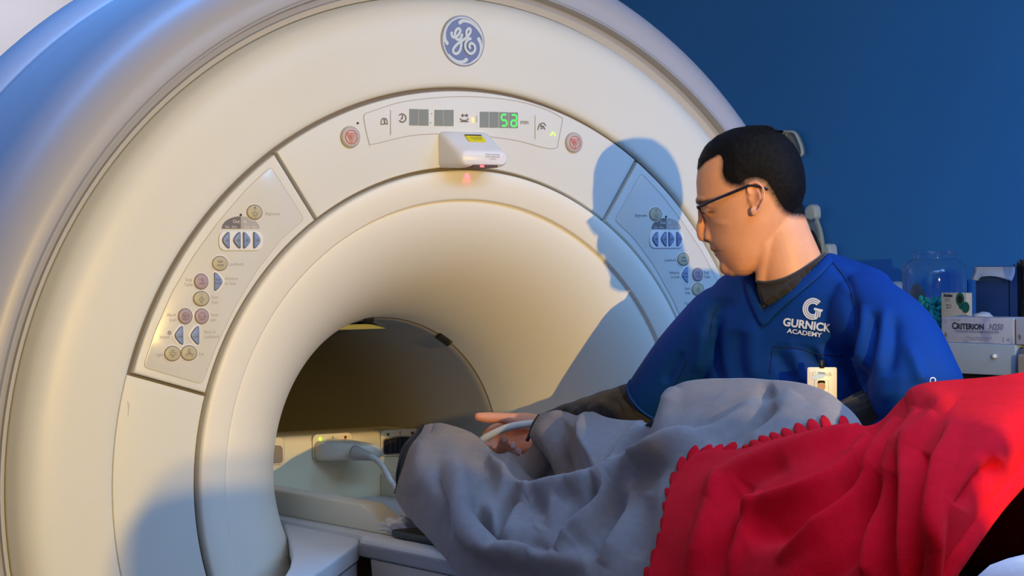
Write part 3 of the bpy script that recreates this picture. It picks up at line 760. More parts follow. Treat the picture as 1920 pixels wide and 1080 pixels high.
# clear jar
m_glass = mat('clear_plastic', (0.93, 0.96, 1.0), 0.04, trans=1.0, ior=1.30, spec=0.5)
JX = 1.80
jc = bp(1753, 600, 0, JX); jr = 0.083; JZ = ZT+0.001
zb_ = lambda py: float(bp(1753, py, 0, JX-0.05)[2])
zn, zs = zb_(470)-JZ, zb_(500)-JZ
out = [(jr*.94, 0), (jr, .006), (jr, zs-.02), (jr*.97, zs), (jr*.80, zs+.016), (jr*.655, zs+.021), (jr*.645, zn-.003), (jr*.66, zn)]
inn = [(r-.0022, z if z > .004 else .003) for r, z in out][::-1]; inn[0] = (inn[0][0], zn)
jar = thing('storage_jar', 'big clear open jar of teal earplugs behind the glove box', 'jar', loc=(float(jc[0]), float(jc[1]), JZ))
o = link('jar_body', *lathe_data((0, 0, 0), out+inn, 48), m_glass, jar); o.data.set_sharp_from_angle(angle=math.radians(50))
link('jar_thread', *lathe_data((0, 0, 0), [(jr*.665, zn-.012), (jr*.685, zn-.010), (jr*.665, zn-.008)], 40, False), m_glass, jar)
# earplugs
m_teal = mat('foam_teal', (0.015, 0.50, 0.50), 0.8)
prof = [(0.0008, -.0118), (0.0048, -.0112), (0.0060, -.009), (0.0056, .004), (0.0052, .009), (0.0040, .0118), (0.0008, .0125)]
ev, ef = lathe_data((0, 0, 0), prof, 14)
hv, hf = lathe_data((0, 0, 0), [(0.0022, .0121), (0.0022, .0128)], 8)
ep0 = None
rng = random.Random(3); pl = []; tries = 0
surf = lambda x, y: 0.085+0.030*math.cos(math.atan2(y, x)-(-2.2))*math.hypot(x, y)/jr
while len(pl) < 280 and tries < 90000:
    tries += 1
    a = rng.uniform(0, 2*PI); r = (jr-0.017)*math.sqrt(rng.random()); x, y = r*math.cos(a), r*math.sin(a)
    z = rng.uniform(0.012, surf(x, y))
    if r < jr*0.45 and z < surf(x, y)-.03: continue
    d = Vector((rng.gauss(0, 1), rng.gauss(0, 1), rng.gauss(0, .6))).normalized()
    if any((x-q[0])**2+(y-q[1])**2+(z-q[2])**2 < 0.0108**2 for q in pl): continue
    pl.append((x, y, z, d))
for (x, y, z, d) in pl:
    if ep0 is None:
        ep0 = multi('earplug', [((ev, ef), m_teal), ((hv, hf), m_dark)]); o = ep0
    else:
        o = ep0.copy(); COL.objects.link(o)
    o.location = (jc[0]+x, jc[1]+y, JZ+z); o.rotation_euler = d.to_track_quat('Z', 'Y').to_euler()
    tag(o, 'teal foam earplug heaped in the clear jar', 'earplug', 'teal earplugs in the clear jar')

# earplug dispenser carton between jar and glove box
ex = 1.685
e0, e1 = bp(1812, 570, 0, ex), bp(1765, 570, 0, ex); ez = float(bp(1788, 549, 0, ex)[2])
t = thing('earplug_carton', 'small cream card carton printed with green earplugs, above the glove box', 'carton', loc=(ex, float((e0[1]+e1[1])/2), ZT))
def A(o): o.parent = t; o.matrix_parent_inverse = Matrix.Translation(-t.location); return o
A(box('carton', ex, ex+0.02, e0[1], e1[1], ZT+.0005, ez, mat('carton_cream', (0.50, 0.52, 0.50), 0.6), bev=0.001))
fr_ = WF(ex); L = -float(e1[1]); W_ = float(e1[1]-e0[1])
A(link('carton_text', *merge([text_data(fr_, 'Moldex', L+W_*.28, ez-.007, .010, .0006, bold=.0007), text_data(fr_, 'Uncorded\nSoft foam', L+W_*.26, ez-.018, .0045, .0006), text_data(fr_, 'NRR 33\n|||||| CE', L+W_*.30, ez-.034, .0060, .0006)]), m_txt, smooth=False))
cA = (L+W_*.76, ez-.016); cB = (L+W_*1.02, ez-.036)
m_teald = mat('print_teal', (0.005, 0.13, 0.12), 0.5)
A(multi('earplug_print', [(plate(fr_, ellipse(cA, .014, .0165, 24), 0, .0012), m_teald), (plate(fr_, roundpoly([(cA[0]-.012, cA[1]), (cA[0]+.012, cA[1]), (cA[0]+.006, cA[1]-.026), (cA[0]-.002, cA[1]-.024)], .004), 0, .0010), m_teald),
      (plate(fr_, ellipse(cA, .0085, .0100, 20), 0.0012, .0016), m_dark), (plate(fr_, ellipse((cB[0]-.004, cB[1]), .013, .014, 20), 0, .0010), m_teald)], smooth=False))

# clear acrylic holder with folded white sheet
ax = 1.72
m_pane = mat('clear_acrylic', (0.90, 0.94, 1.0), 0.06, trans=1.0, ior=1.04, spec=0.6)
a0y, a1y = float(bp(1893, 540, 0, ax)[1]), float(bp(1812, 540, 0, ax)[1]); az = float(bp(1850, 499, 0, ax)[2])
t = thing('acrylic_holder', 'clear acrylic holder with a curled white sheet behind the glove box', 'holder', loc=(ax+.04, (a0y+a1y)/2, ZT))
th = 0.003
A(box('side_pane', ax, ax+.10, a1y-th, a1y, ZT+.001, az, m_pane)); A(box('side_pane', ax, ax+.10, a0y, a0y+th, ZT+.001, az, m_pane))
A(box('front_pane', ax, ax+th, a0y+th, a1y-th, ZT+.001, az-.035, m_pane)); A(box('floor_pane', ax+th, ax+.10, a0y+th, a1y-th, ZT+.001, ZT+.001+th, m_pane))
V, Fc = [], []
for i in range(13):
    tt = i/12; yy = a0y+.004+(a1y-a0y-.008)*tt
    zl = az-.037+.012*math.sin(tt*PI*0.9) if tt < .8 else az-.037+.02*(tt-.8)
    for k in range(7):
        q = k/6; V.append((ax+.012+.012*math.sin(q*2), yy, zl+(az-.002-zl)*q))
for i in range(12):
    for k in range(6): Fc.append((i*7+k, (i+1)*7+k, (i+1)*7+k+1, i*7+k+1))
sh_ = link('paper_sheet', V, Fc, mat('sheet_blue_white', (0.42, 0.52, 0.72), 0.8)); md = sh_.modifiers.new('s', 'SOLIDIFY'); md.thickness = 0.0012
tag(sh_, 'curled pale paper sheet in the clear acrylic holder', 'paper')
A(box('back_pane', ax+.030, ax+.033, a0y+th, a1y-th, ZT+.001, az, mat('pane_dark_blue', (0.03, 0.09, 0.28), 0.3)))
# second pane and black brush at the right edge
t = thing('bristle_brush', 'black bristle brush standing upright at the right picture edge', 'brush', loc=(1.80, a0y-.06, ZT))
V, Fc = [], []
rng = random.Random(5)
bz = float(bp(1910, 482, 0, 1.8)[2]); by = float(bp(1922, 540, 0, 1.8)[1])
tubes = []
for k in range(290):
    a = rng.uniform(0, 2*PI); r = .034*math.sqrt(rng.random()); x, y = 1.80+r*math.cos(a), by-.004+r*math.sin(a)
    top = bz-.02*(r/.034)**2*1.6-rng.uniform(0, .01)
    tubes.append(tube_data([(x, y, ZT+.06), (x*1.0+rng.gauss(0, .001), y+rng.gauss(0, .002), (ZT+.06+top)/2), (x+rng.gauss(0, .003), y+rng.gauss(0, .003), top)], [.0022, .0021, .0010], 5, False))
o = A(link('bristles', *merge(tubes), mat('bristle_black', (0.008, 0.008, 0.010), 0.6))); o['kind'] = 'stuff'
A(link('brush_handle', *lathe_data((1.80, by-.004, ZT), [(.03, .001), (.032, .01), (.034, .05), (.034, .075), (.02, .08)], 24), m_dark))
# things seen left of and through the jar
sp = bp(1716, 575, 0, 1.97)
t = thing('round_plate', 'round grey plate standing behind the clear jar', 'plate', loc=(float(sp[0]), float(sp[1]), ZT))
A(link('plate_disc', *plate(WF(1.97), ellipse((-float(sp[1]), ZT+.074), .056, .072, 40), 0, .008, .004, 4), mat('disc_grey', (0.10, 0.13, 0.15), 0.5)))
A(box('plate_foot', 1.965, 1.985, float(sp[1])-.03, float(sp[1])+.03, ZT, ZT+.008, m_tside))
sp = bp(1683, 545, 0, 2.02)
bm = bmesh.new(); bmesh.ops.create_uvsphere(bm, u_segments=28, v_segments=16, radius=0.045)
for v in bm.verts:
    v.co = Vector((sp[0]+v.co.x, sp[1]+v.co.y, max(ZT+.001, ZT+.105+v.co.z*.8 if v.co.z > 0 else ZT+.105+v.co.z*2.6)))
tag(link_bm('plastic_tub', bm, m_pod, smooth=True), 'white plastic tub with a domed lid beside the shoulder, left of the jar', 'tub')

# ================================================================ wall device behind his head and neck
WX = XR
dv = thing('wall_holder', 'pale blue-grey holder with rounded hooks and a black cable behind his neck', 'holder', loc=(2.1, 1.4, FLOOR+1.4))
def D_(o): o.parent = dv; o.matrix_parent_inverse = Matrix.Translation(-dv.location); return o
m_dev = mat('device_grey', (0.36, 0.50, 0.56), 0.4); m_dev2 = mat('device_white', (0.50, 0.68, 0.86), 0.35)
XD = 2.125
WD = Fr((XD, 0, 0), (0, -1, 0), (0, 0, 1))
def w2(px, py): p = bp(px, py, 0, XD); return (-float(p[1]), float(p[2]))
def shape(name, pts, z0, z1, bev, m, fn, n=5):
    o = fn(link(name, *plate(WD, [tuple(p) for p in catmull([np.array(w2(*p)) for p in pts], n, True)], z0, z1, bev, 4), m)); o.data.set_sharp_from_angle(angle=math.radians(40)); return o
shape('holder_body', ((1480, 398), (1497, 400), (1510, 404), (1524, 412), (1533, 425), (1538, 448), (1541, 475), (1543, 510), (1500, 525), (1480, 470)), -.015, .0, .006, m_dev, D_)
shape('holder_side', ((1500, 404), (1512, 407), (1520, 425), (1527, 450), (1532, 480), (1533, 510), (1500, 520), (1488, 450)), .0, .012, .006, mat('device_mid', (0.26, 0.38, 0.44), 0.45), D_)
shape('hook', ((1517, 408), (1517, 397), (1521, 387), (1530, 383), (1537, 388), (1539, 400), (1537, 410), (1528, 413)), .0, .022, .008, m_dev2, D_)
shape('hook', ((1548, 480), (1549, 464), (1556, 457), (1563, 461), (1565, 478), (1564, 500), (1549, 500)), -.01, .02, .008, m_dev2, D_)
pth = catmull([bp(1531, 410, 0, XD-.03), bp(1537, 430, 0, XD-.03), bp(1541, 455, 0, XD-.03), bp(1544, 480, 0, XD-.02), bp(1544, 505, 0, XD-.02)], 8)
D_(link('rib', *tube_data(pth, .006, 12), m_dev))
pth = catmull([bp(1516, 430, 0, XD-.04), bp(1524, 436, 0, XD-.05), bp(1530, 448, 0, XD-.05), bp(1536, 462, 0, XD-.045), bp(1538, 480, 0, XD-.04), bp(1540, 500, 0, XD-.04)], 8)
D_(link('black_lead', *tube_data(pth, .0042, 10), m_dark))
sc_ = thing('wall_scoop', 'pale curved plastic scoop on the blue wall above his head', 'bracket', loc=(2.1, 1.4, FLOOR+1.8))
def S_(o): o.parent = sc_; o.matrix_parent_inverse = Matrix.Translation(-sc_.location); return o
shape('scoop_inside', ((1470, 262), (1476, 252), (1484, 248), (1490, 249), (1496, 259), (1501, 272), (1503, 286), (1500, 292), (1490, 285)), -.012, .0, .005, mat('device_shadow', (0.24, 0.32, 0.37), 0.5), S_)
shape('scoop_top', ((1445, 246), (1470, 245), (1488, 246.5), (1484, 249), (1477, 253), (1472, 260), (1462, 256), (1450, 250)), .0, .015, .005, m_dev2, S_, 4)
pth = catmull([bp(x, y, 0, XD-.012) for x, y in ((1470, 246.5), (1487, 247.5), (1493, 253), (1499, 266), (1503, 278), (1504, 288), (1501, 292))], 8)
S_(link('scoop_rim', *tube_data(pth, .0045, 10), m_dev2))
# ================================================================ FABRIC TOOLS
def project(P):
    P = np.asarray(P, float); d = P-CAMP; z = d@FWD
    return np.stack([960+F_PX*(d@RGT)/z, 540-F_PX*(d@UPV)/z], -1), z
def seg_dist(P, line):
    "distance of pixels P (n,2) to a polyline, and the parameter 0..1 along it"
    best = np.full(len(P), 1e9); par = np.zeros(len(P)); L = len(line)-1
    for i in range(L):
        a, b = np.array(line[i], float), np.array(line[i+1], float); ab = b-a
        t = np.clip(((P-a)@ab)/(ab@ab+1e-9), 0, 1); d = np.hypot(*(P-(a+t[:, None]*ab)).T)
        m = d < best; best[m] = d[m]; par[m] = (i+t[m])/L
    return best, par
def fold_field(P, folds):
    h = np.zeros(len(P))
    for line, sg, amp in folds:
        ln = catmull([np.array(p, float) for p in line], 5) if len(line) > 2 else line
        d, t = seg_dist(P, ln)
        env = np.clip(np.minimum(t, 1-t)*5, 0, 1)**0.7
        h += amp*np.exp(-(d/sg)**2*0.5)*(0.05+0.95*env)
    return h
def grid_faces(n, m, o=0):
    return [(o+i*m+k, o+(i+1)*m+k, o+(i+1)*m+k+1, o+i*m+k+1) for i in range(n-1) for k in range(m-1)]
def grid_normals(G):
    du = np.gradient(G, axis=0); dv = np.gradient(G, axis=1); n = np.cross(du, dv)
    return n/(np.linalg.norm(n, axis=-1, keepdims=True)+1e-12)
def resample(rows, n):
    "rows: list of equal-length arrays (k,d) -> catmull to n rows"
    rows = [np.array(r, float) for r in rows]; m = len(rows)-1; out = []
    for q in np.linspace(0, m, n):
        i = min(int(q), m-1); t = q-i
        p1, p2 = rows[i], rows[i+1]; p0 = rows[i-1] if i else 2*p1-p2; p3 = rows[i+2] if i+2 <= m else 2*p2-p1
        out.append(0.5*((2*p1)+(-p0+p2)*t+(2*p0-5*p1+4*p2-p3)*t*t+(-p0+3*p1-3*p2+p3)*t**3))
    return np.array(out)
def drape(cols, nu, nv, prof=1.55, far=10, farx=0.36):
    """cols: each (list of (px,py) from the ridge down to the hem, X at the ridge, X at the hem).
    Returns the world grid; extra rows carry the cloth down the far side."""
    C_ = []
    for pts, xt, xb in cols:
        c = np.array(catmull([np.array(p, float) for p in pts], 12) if len(pts) > 2 else [np.array(pts[0], float)*(1-t)+np.array(pts[1], float)*t for t in np.linspace(0, 1, 25)])
        L = np.concatenate([[0], np.cumsum(np.hypot(*np.diff(c, axis=0).T))]); L /= L[-1]
        tt = np.linspace(0, 1, 40)**1.15
        px = np.interp(tt, L, c[:, 0]); py = np.interp(tt, L, c[:, 1])
        X = xt+(xb-xt)*np.sin(np.minimum(1, tt*prof)*PI/2)
        C_.append(np.stack([px, py, X], -1))
    G = resample(C_, nu)                       # (nu,40,3)
    G = np.transpose(resample(list(np.transpose(G, (1, 0, 2))), nv), (1, 0, 2))
    W = np.zeros_like(G)
    for i in range(nu):
        for k in range(nv): W[i, k] = bp(G[i, k, 0], G[i, k, 1], 0, G[i, k, 2])
    if far:
        top = W[:, 0]; ext = []
        for j in range(far, 0, -1):
            q = j/far; E_ = top.copy()
            E_[:, 0] = top[:, 0]+(farx-top[:, 0])*q**1.25
            E_[:, 2] = top[:, 2]-(top[:, 2]+0.13)*(0.35*q+0.65*math.sin(q*PI/2)**1.2)
            ext.append(E_)
        W = np.concatenate([np.transpose(np.array(ext), (1, 0, 2)), W], 1)
    return W
def displace(W, folds, noise_amp=0.0025, ns=9.0, sign=None):
    n = grid_normals(W)
    s = -1 if np.mean(n[..., 0]) > 0 else 1
    n = n*s
    P, _ = project(W.reshape(-1, 3)); h = fold_field(P, folds).reshape(W.shape[:2])
    nz = np.array([noise.noise(Vector(v*ns)) + 0.5*noise.noise(Vector(v*ns*2.3+3)) for v in W.reshape(-1, 3)]).reshape(W.shape[:2])
    return W+n*(h+noise_amp*nz)[..., None], n

m_grey_fl = mat('fleece_grey', (0.225, 0.195, 0.200), 0.95, sheen=0.25, spec=0.1, bump=(800, 0.7, 0.0025), var=(60, (0.255, 0.222, 0.226), 0.35, 0.65))
m_red_fl = mat('fleece_red', (0.68, 0.002, 0.012), 0.95, sheen=0.10, spec=0.1, bump=(800, 0.6, 0.0025), var=(50, (0.74, 0.003, 0.017), 0.35, 0.65))
m_red_fl.node_tree.nodes['Principled BSDF'].inputs['Sheen Tint'].default_value = (1, 0.25, 0.3, 1)
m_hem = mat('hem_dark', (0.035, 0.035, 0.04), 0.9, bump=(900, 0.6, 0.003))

# ---------------------------------------------------------------- grey blanket
BX = -0.30
gc = [([(797, 799), (768, 850), (741, 927)], -.06, -.19), ([(812, 797), (785, 860), (757, 955)], -.05, -.23), ([(835, 801), (805, 880), (775, 979)], -.035, -.255),
      ([(862, 814), (830, 900), (800, 1006)], -.02, -.275), ([(895, 831), (860, 920), (835, 1045)], 0.0, -.285), ([(925, 849), (890, 950), (868, 1084)], .01, -.29),
      ([(955, 841), (925, 960), (905, 1130)], .03, -.295), ([(988, 826), (960, 960), (942, 1200)], .05, -.30), ([(1003, 793), (985, 960), (975, 1280)], .08, BX),
      ([(1016, 777), (1005, 960), (1003, 1330)], .09, BX), ([(1040, 774), (1030, 960), (1030, 1340)], .09, BX), ([(1060, 774), (1052, 960), (1055, 1350)], .09, BX),
      ([(1085, 781), (1076, 960), (1080, 1350)], .085, BX), ([(1110, 774), (1100, 960), (1105, 1350)], .09, BX), ([(1140, 786), (1130, 960), (1135, 1350)], .08, BX),
      ([(1183, 791), (1165, 960), (1170, 1350)], .075, BX), ([(1218, 787), (1200, 960), (1200, 1350)], .07, BX), ([(1240, 765), (1222, 960), (1220, 1350)], .06, BX),
      ([(1260, 732), (1242, 960), (1240, 1350)], .055, BX), ([(1284, 718), (1268, 960), (1265, 1350)], .05, BX), ([(1330, 712), (1310, 960), (1305, 1350)], .055, BX),
      ([(1400, 711), (1370, 960), (1365, 1350)], .06, BX), ([(1450, 715), (1425, 960), (1420, 1350)], .06, BX), ([(1500, 721), (1475, 960), (1470, 1350)], .05, BX),
      ([(1545, 736), (1520, 960), (1510, 1350)], .045, BX), ([(1583, 764), (1550, 960), (1550, 1350)], .04, BX), ([(1608, 787), (1585, 960), (1580, 1350)], .03, BX),
      ([(1630, 812), (1610, 960), (1610, 1350)], .0, BX), ([(1680, 850), (1650, 1000), (1650, 1350)], -.03, BX)]
gf = [([(842, 828), (857, 910), (868, 976), (898, 1013), (942, 1035), (1016, 1050), (1108, 1052)], 15, .020),
      ([(824, 865), (827, 910), (842, 961), (858, 1005)], 11, -.016), ([(796, 830), (785, 880), (770, 930)], 12, .008),
      ([(812, 803), (875, 832), (912, 865), (950, 893), (979, 902), (994, 915)], 9, .016),
      ([(950, 868), (1010, 874), (1060, 866), (1100, 846)], 26, -.045), ([(905, 900), (930, 925), (960, 930)], 14, -.010),
      ([(972, 930), (987, 919), (1035, 921), (1090, 917), (1124, 913), (1153, 902), (1187, 884), (1227, 869), (1276, 843), (1313, 824)], 11, .028),
      ([(1127, 920), (1109, 947), (1076, 976), (1053, 1010)], 9, -.026), ([(1153, 917), (1135, 947), (1105, 980), (1076, 1010), (1048, 1038)], 8, .024),
      ([(1170, 925), (1146, 976), (1120, 1015), (1090, 1035)], 13, -.018), ([(883, 939), (905, 961), (927, 998), (946, 1022)], 10, -.030),
      ([(930, 990), (950, 942), (975, 912)], 8, -.018), ([(1216, 789), (1190, 821), (1164, 858), (1146, 897)], 8, .014),
      ([(1246, 745), (1214, 800), (1190, 845), (1170, 880)], 9, -.012), ([(1266, 728), (1253, 773), (1238, 821), (1220, 860)], 9, .012),
      ([(1105, 776), (1094, 810), (1090, 847), (1075, 884)], 7, .016), ([(1075, 800), (1045, 832), (1005, 845), (965, 850)], 15, -.034), ([(1055, 776), (1030, 795), (1005, 815), (985, 828)], 7, .012),
      ([(1440, 736), (1410, 755), (1365, 785), (1324, 815), (1282, 845), (1249, 866), (1200, 873)], 10, .016), ([(1460, 764), (1410, 794), (1369, 821), (1335, 845)], 11, -.016),
      ([(1455, 732), (1425, 744), (1380, 768), (1342, 791), (1290, 815)], 10, -.016), ([(1500, 745), (1450, 800), (1400, 840)], 16, .008),
      ([(1200, 900), (1190, 950), (1160, 1010), (1130, 1060)], 12, .012), ([(1215, 930), (1205, 990), (1190, 1050)], 14, -.008),
      ([(1000, 940), (1020, 965), (1010, 990)], 10, -.010), ([(1050, 940), (1030, 965), (1000, 985)], 9, .008), ([(940, 1000), (990, 1020), (1040, 1040)], 10, -.012),
      ([(900, 1040), (980, 1075), (1100, 1085)], 14, -.010)]
GW = drape(gc, 300, 200)
GW, _n = displace(GW, [(a_, b_, c_*1.3) for a_, b_, c_ in gf], 0.0035, 8.0)
nu_, nv_ = GW.shape[:2]
def cloth_obj(name, W, m, parent=None, thick=0.004):
    V = W.reshape(-1, 3); o = link(name, V, grid_faces(W.shape[0], W.shape[1]), m, parent)
    md = o.modifiers.new('thickness', 'SOLIDIFY'); md.thickness = thick; md.offset = 0
    return o
gb_ = thing('grey_blanket', 'soft grey fleece blanket draped in folds over the knees and feet', 'blanket', loc=(0, -0.6, -0.11))
def under(t):
    def f(o): o.parent = t; o.matrix_parent_inverse = Matrix.Translation(-Vector(t.location)); return o
    return f
GB = under(gb_)
grey_cloth = GB(cloth_obj('blanket_cloth', GW, m_grey_fl))
# dark turned underside at the foot end and stitched hem
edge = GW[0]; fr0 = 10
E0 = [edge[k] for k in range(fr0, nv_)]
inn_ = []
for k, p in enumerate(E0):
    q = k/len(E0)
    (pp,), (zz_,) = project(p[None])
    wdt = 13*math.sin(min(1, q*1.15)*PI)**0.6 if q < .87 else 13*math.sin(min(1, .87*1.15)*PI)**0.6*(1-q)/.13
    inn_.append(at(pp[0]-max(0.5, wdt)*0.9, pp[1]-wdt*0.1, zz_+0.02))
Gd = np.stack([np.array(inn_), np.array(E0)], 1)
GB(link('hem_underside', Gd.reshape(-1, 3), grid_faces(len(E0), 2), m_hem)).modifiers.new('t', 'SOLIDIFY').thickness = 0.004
GB(link('hem_stitch', *tube_data([Vector(p) for p in inn_[::4]], [0.0028+0.0012*(i % 2) for i in range(len(inn_[::4]))], 7), m_hem))
pth = catmull([at(988, 827, 4.262), at(992, 818, 4.265), at(998, 802, 4.268), at(1003, 790, 4.27), at(1012, 778, 4.275)], 6)
GB(link('hem_stitch', *tube_data(pth, [0.003+0.0010*(i % 2) for i in range(len(pth))], 7), m_hem))

# ---------------------------------------------------------------- red blanket
rc = [([(1302, 853), (1266, 893), (1251, 940), (1240, 1000), (1216, 1080), (1180, 1300)], -.09, -.335),
      ([(1322, 848), (1292, 900), (1278, 980), (1262, 1080), (1240, 1300)], -.09, -.335), ([(1352, 846), (1325, 900), (1312, 980), (1300, 1080), (1285, 1300)], -.09, -.335),
      ([(1395, 843), (1370, 900), (1355, 1000), (1340, 1300)], -.09, -.335), ([(1455, 826), (1425, 900), (1410, 1000), (1395, 1300)], -.085, -.335),
      ([(1530, 809), (1500, 900), (1480, 1000), (1460, 1300)], -.075, -.335), ([(1585, 803), (1560, 900), (1540, 1000), (1520, 1300)], -.05, -.335),
      ([(1625, 801), (1605, 900), (1590, 1000), (1575, 1300)], -.02, -.335), ([(1655, 789), (1640, 900), (1632, 1000), (1620, 1300)], .0, -.335),
      ([(1685, 758), (1675, 900), (1670, 1000), (1660, 1280)], .02, -.335), ([(1712, 735), (1705, 880), (1702, 1000), (1700, 1230)], .03, -.335),
      ([(1745, 721), (1738, 880), (1738, 1000), (1728, 1150)], .04, -.33), ([(1780, 715), (1775, 860), (1772, 950), (1762, 1083)], .05, -.31),
      ([(1815, 712), (1812, 830), (1808, 920), (1800, 1026)], .06, -.27), ([(1855, 709), (1855, 800), (1852, 880), (1845, 962)], .07, -.20),
      ([(1890, 705), (1892, 780), (1890, 850), (1886, 917)], .08, -.13), ([(1925, 700), (1928, 770), (1928, 830), (1928, 876)], .10, -.06), ([(1975, 697), (1978, 750), (1980, 800), (1980, 835)], .14, .02)]
rf = [([(1626, 806), (1553, 825), (1461, 852), (1382, 885), (1329, 940)], 14, .008), ([(1632, 817), (1593, 870), (1540, 909), (1461, 938), (1382, 965)], 9, .010),
      ([(1685, 785), (1652, 870), (1619, 922), (1553, 988), (1461, 1054)], 10, .014), ([(1725, 770), (1692, 870), (1665, 962), (1646, 1067), (1640, 1110)], 10, .014),
      ([(1751, 775), (1718, 850), (1712, 936), (1712, 1067), (1712, 1110)], 8, .012), ([(1791, 790), (1764, 909), (1751, 1001), (1745, 1067), (1742, 1110)], 9, .012),
      ([(1619, 883), (1567, 936), (1487, 975), (1400, 1010)], 20, -.015), ([(1665, 900), (1619, 995), (1553, 1060), (1500, 1110)], 19, -.015), ([(1695, 900), (1682, 1000), (1676, 1110)], 11, -.013),
      ([(1738, 850), (1731, 940), (1725, 1110)], 9, -.011), ([(1356, 880), (1329, 962), (1290, 1090)], 12, .006), ([(1400, 900), (1370, 980), (1335, 1090)], 16, -.007), ([(1425, 920), (1390, 1000), (1365, 1090)], 9, .006),
      ([(1870, 860), (1830, 900), (1795, 950)], 14, -.010), ([(1700, 750), (1745, 745), (1780, 770)], 18, .004), ([(1480, 870), (1430, 890), (1385, 915)], 12, -.005)]
RW = drape(rc, 280, 170, prof=1.35)
RW0 = RW
# lay it on the grey one: wherever it would sink in, lift it clear
RW = RW0
gbvh = BVHTree.FromPolygons([tuple(v) for v in GW.reshape(-1, 3)], grid_faces(nu_, nv_))
lift = np.zeros(RW.shape[:2])
for i in range(RW.shape[0]):
    for k in range(10, RW.shape[1]):
        p = RW[i, k]; d = p-CAMP; L = np.linalg.norm(d)
        h = gbvh.ray_cast(Vector(CAMP), Vector(d/L))
        if h[0] is not None:
            need = L-(h[3]-0.010); lift[i, k] = max(0, need)
# smooth the lift so that it stays soft
def blur(A, it):
    for _ in range(it):
        B = A.copy(); B[1:-1, 1:-1] = (A[1:-1, 1:-1]*2+A[:-2, 1:-1]+A[2:, 1:-1]+A[1:-1, :-2]+A[1:-1, 2:])/6; B[0] = B[1]; B[-1] = B[-2]; A = B
    return A
dil = lift.copy()
for _ in range(9):
    D_2 = dil.copy(); D_2[1:] = np.maximum(D_2[1:], dil[:-1]); D_2[:-1] = np.maximum(D_2[:-1], dil[1:]); D_2[:, 1:] = np.maximum(D_2[:, 1:], dil[:, :-1]); D_2[:, :-1] = np.maximum(D_2[:, :-1], dil[:, 1:]); dil = D_2
lf = blur(dil, 90)
dirs = RW-CAMP; dirs /= np.linalg.norm(dirs, axis=-1, keepdims=True)
RW = RW-dirs*(lf+.012)[..., None]
RW, rn = displace(RW, [(a_, b_*.9, c_*2.0) for a_, b_, c_ in rf], 0.0025, 7.0)
# the grey cloth underneath gives way to the red one
rbv = BVHTree.FromPolygons([tuple(v) for v in RW.reshape(-1, 3)], grid_faces(*RW.shape[:2]))
GF = GW.reshape(-1, 3).copy(); PG, _z = project(GF)
for i in np.where(PG[:, 0] > 1200)[0]:
    d = GF[i]-CAMP; L = np.linalg.norm(d); h = rbv.ray_cast(Vector(CAMP), Vector(d/L))
    ps_ = .018+.04*min(1, max(0, (PG[i, 0]-1320)/60))
    if h[0] is not None and L < h[3]+ps_: GF[i] = CAMP+d/L*(h[3]+ps_)
grey_cloth.data.vertices.foreach_set('co', GF.ravel()); grey_cloth.data.update()
bm = bmesh.new(); bm.from_mesh(grey_cloth.data); bm.verts.ensure_lookup_table()      # it does not reach further under the red one
bmesh.ops.delete(bm, geom=[bm.verts[int(i)] for i in np.where((PG[:, 0] > 1390) & (PG[:, 0]+PG[:, 1] > 2330) & (PG[:, 1] > 920))[0]], context='VERTS')
bm.to_mesh(grey_cloth.data); bm.free(); grey_cloth.data.update()
rb_ = thing('red_blanket', 'bright red fleece blanket with a fringed edge lying over the grey one', 'blanket', loc=(0, -1.3, -0.11))
RB_ = under(rb_)
RB_(cloth_obj('blanket_cloth', RW, m_red_fl))
# rounded hem at the open end
hem = [RW[i, -1] for i in range(int(RW.shape[0]*.62), RW.shape[0])]
hem = hem[::4]
Vh, Fh = tube_data([Vector(p)+Vector(RGT)*.006 for p in hem], 0.0125, 12)
RB_(link('rolled_hem', Vh, Fh, m_red_fl))
# fringe tabs along the cut edge: each a little flap
def tab(p, out, along, L, W_, curl, m=m_red_fl, skew=1.0):
    out, along = Vector(out).normalized(), Vector(along).normalized(); nrm = out.cross(along).normalized()
    if nrm.dot(Vector(-FWD)) < 0: nrm = -nrm
    V, Fc = [], []
    nn_ = 6
    for i in range(nn_):
        t = i/(nn_-1); w_ = W_*math.sqrt(max(0.02, 1-(0.97*t)**2.6))
        c = Vector(p)+out*(L*1.25*t-L*.25)+nrm*(curl*math.sin(t*PI*.9)-.002)
        for k in range(4):
            s = (k/3-.5); V.append(c+along*(w_*s+.25*W_*t*t*skew)+nrm*(.0008*(1-(2*s)**2)))
    for i in range(nn_-1):
        for k in range(3): Fc.append((i*4+k, (i+1)*4+k, (i+1)*4+k+1, i*4+k+1))
    o = link('fringe_tab', V, Fc, m); md = o.modifiers.new('t', 'SOLIDIFY'); md.thickness = 0.0025; md.offset = 0
    RB_(o)
rng = random.Random(11)
def wpt(px, py, lift_=0.004):
    d = Vector(ray(px, py)).normalized(); h = gbvh.ray_cast(Vector(CAMP), d)
    return (h[0]-d*lift_) if h[0] is not None else None
ed = [(1215, 1082), (1226, 1048), (1236, 1016), (1243, 984), (1248, 953), (1253, 925), (1262, 899), (1279, 876), (1300, 857), (1322, 849), (1344, 846), (1366, 846), (1388, 842)]
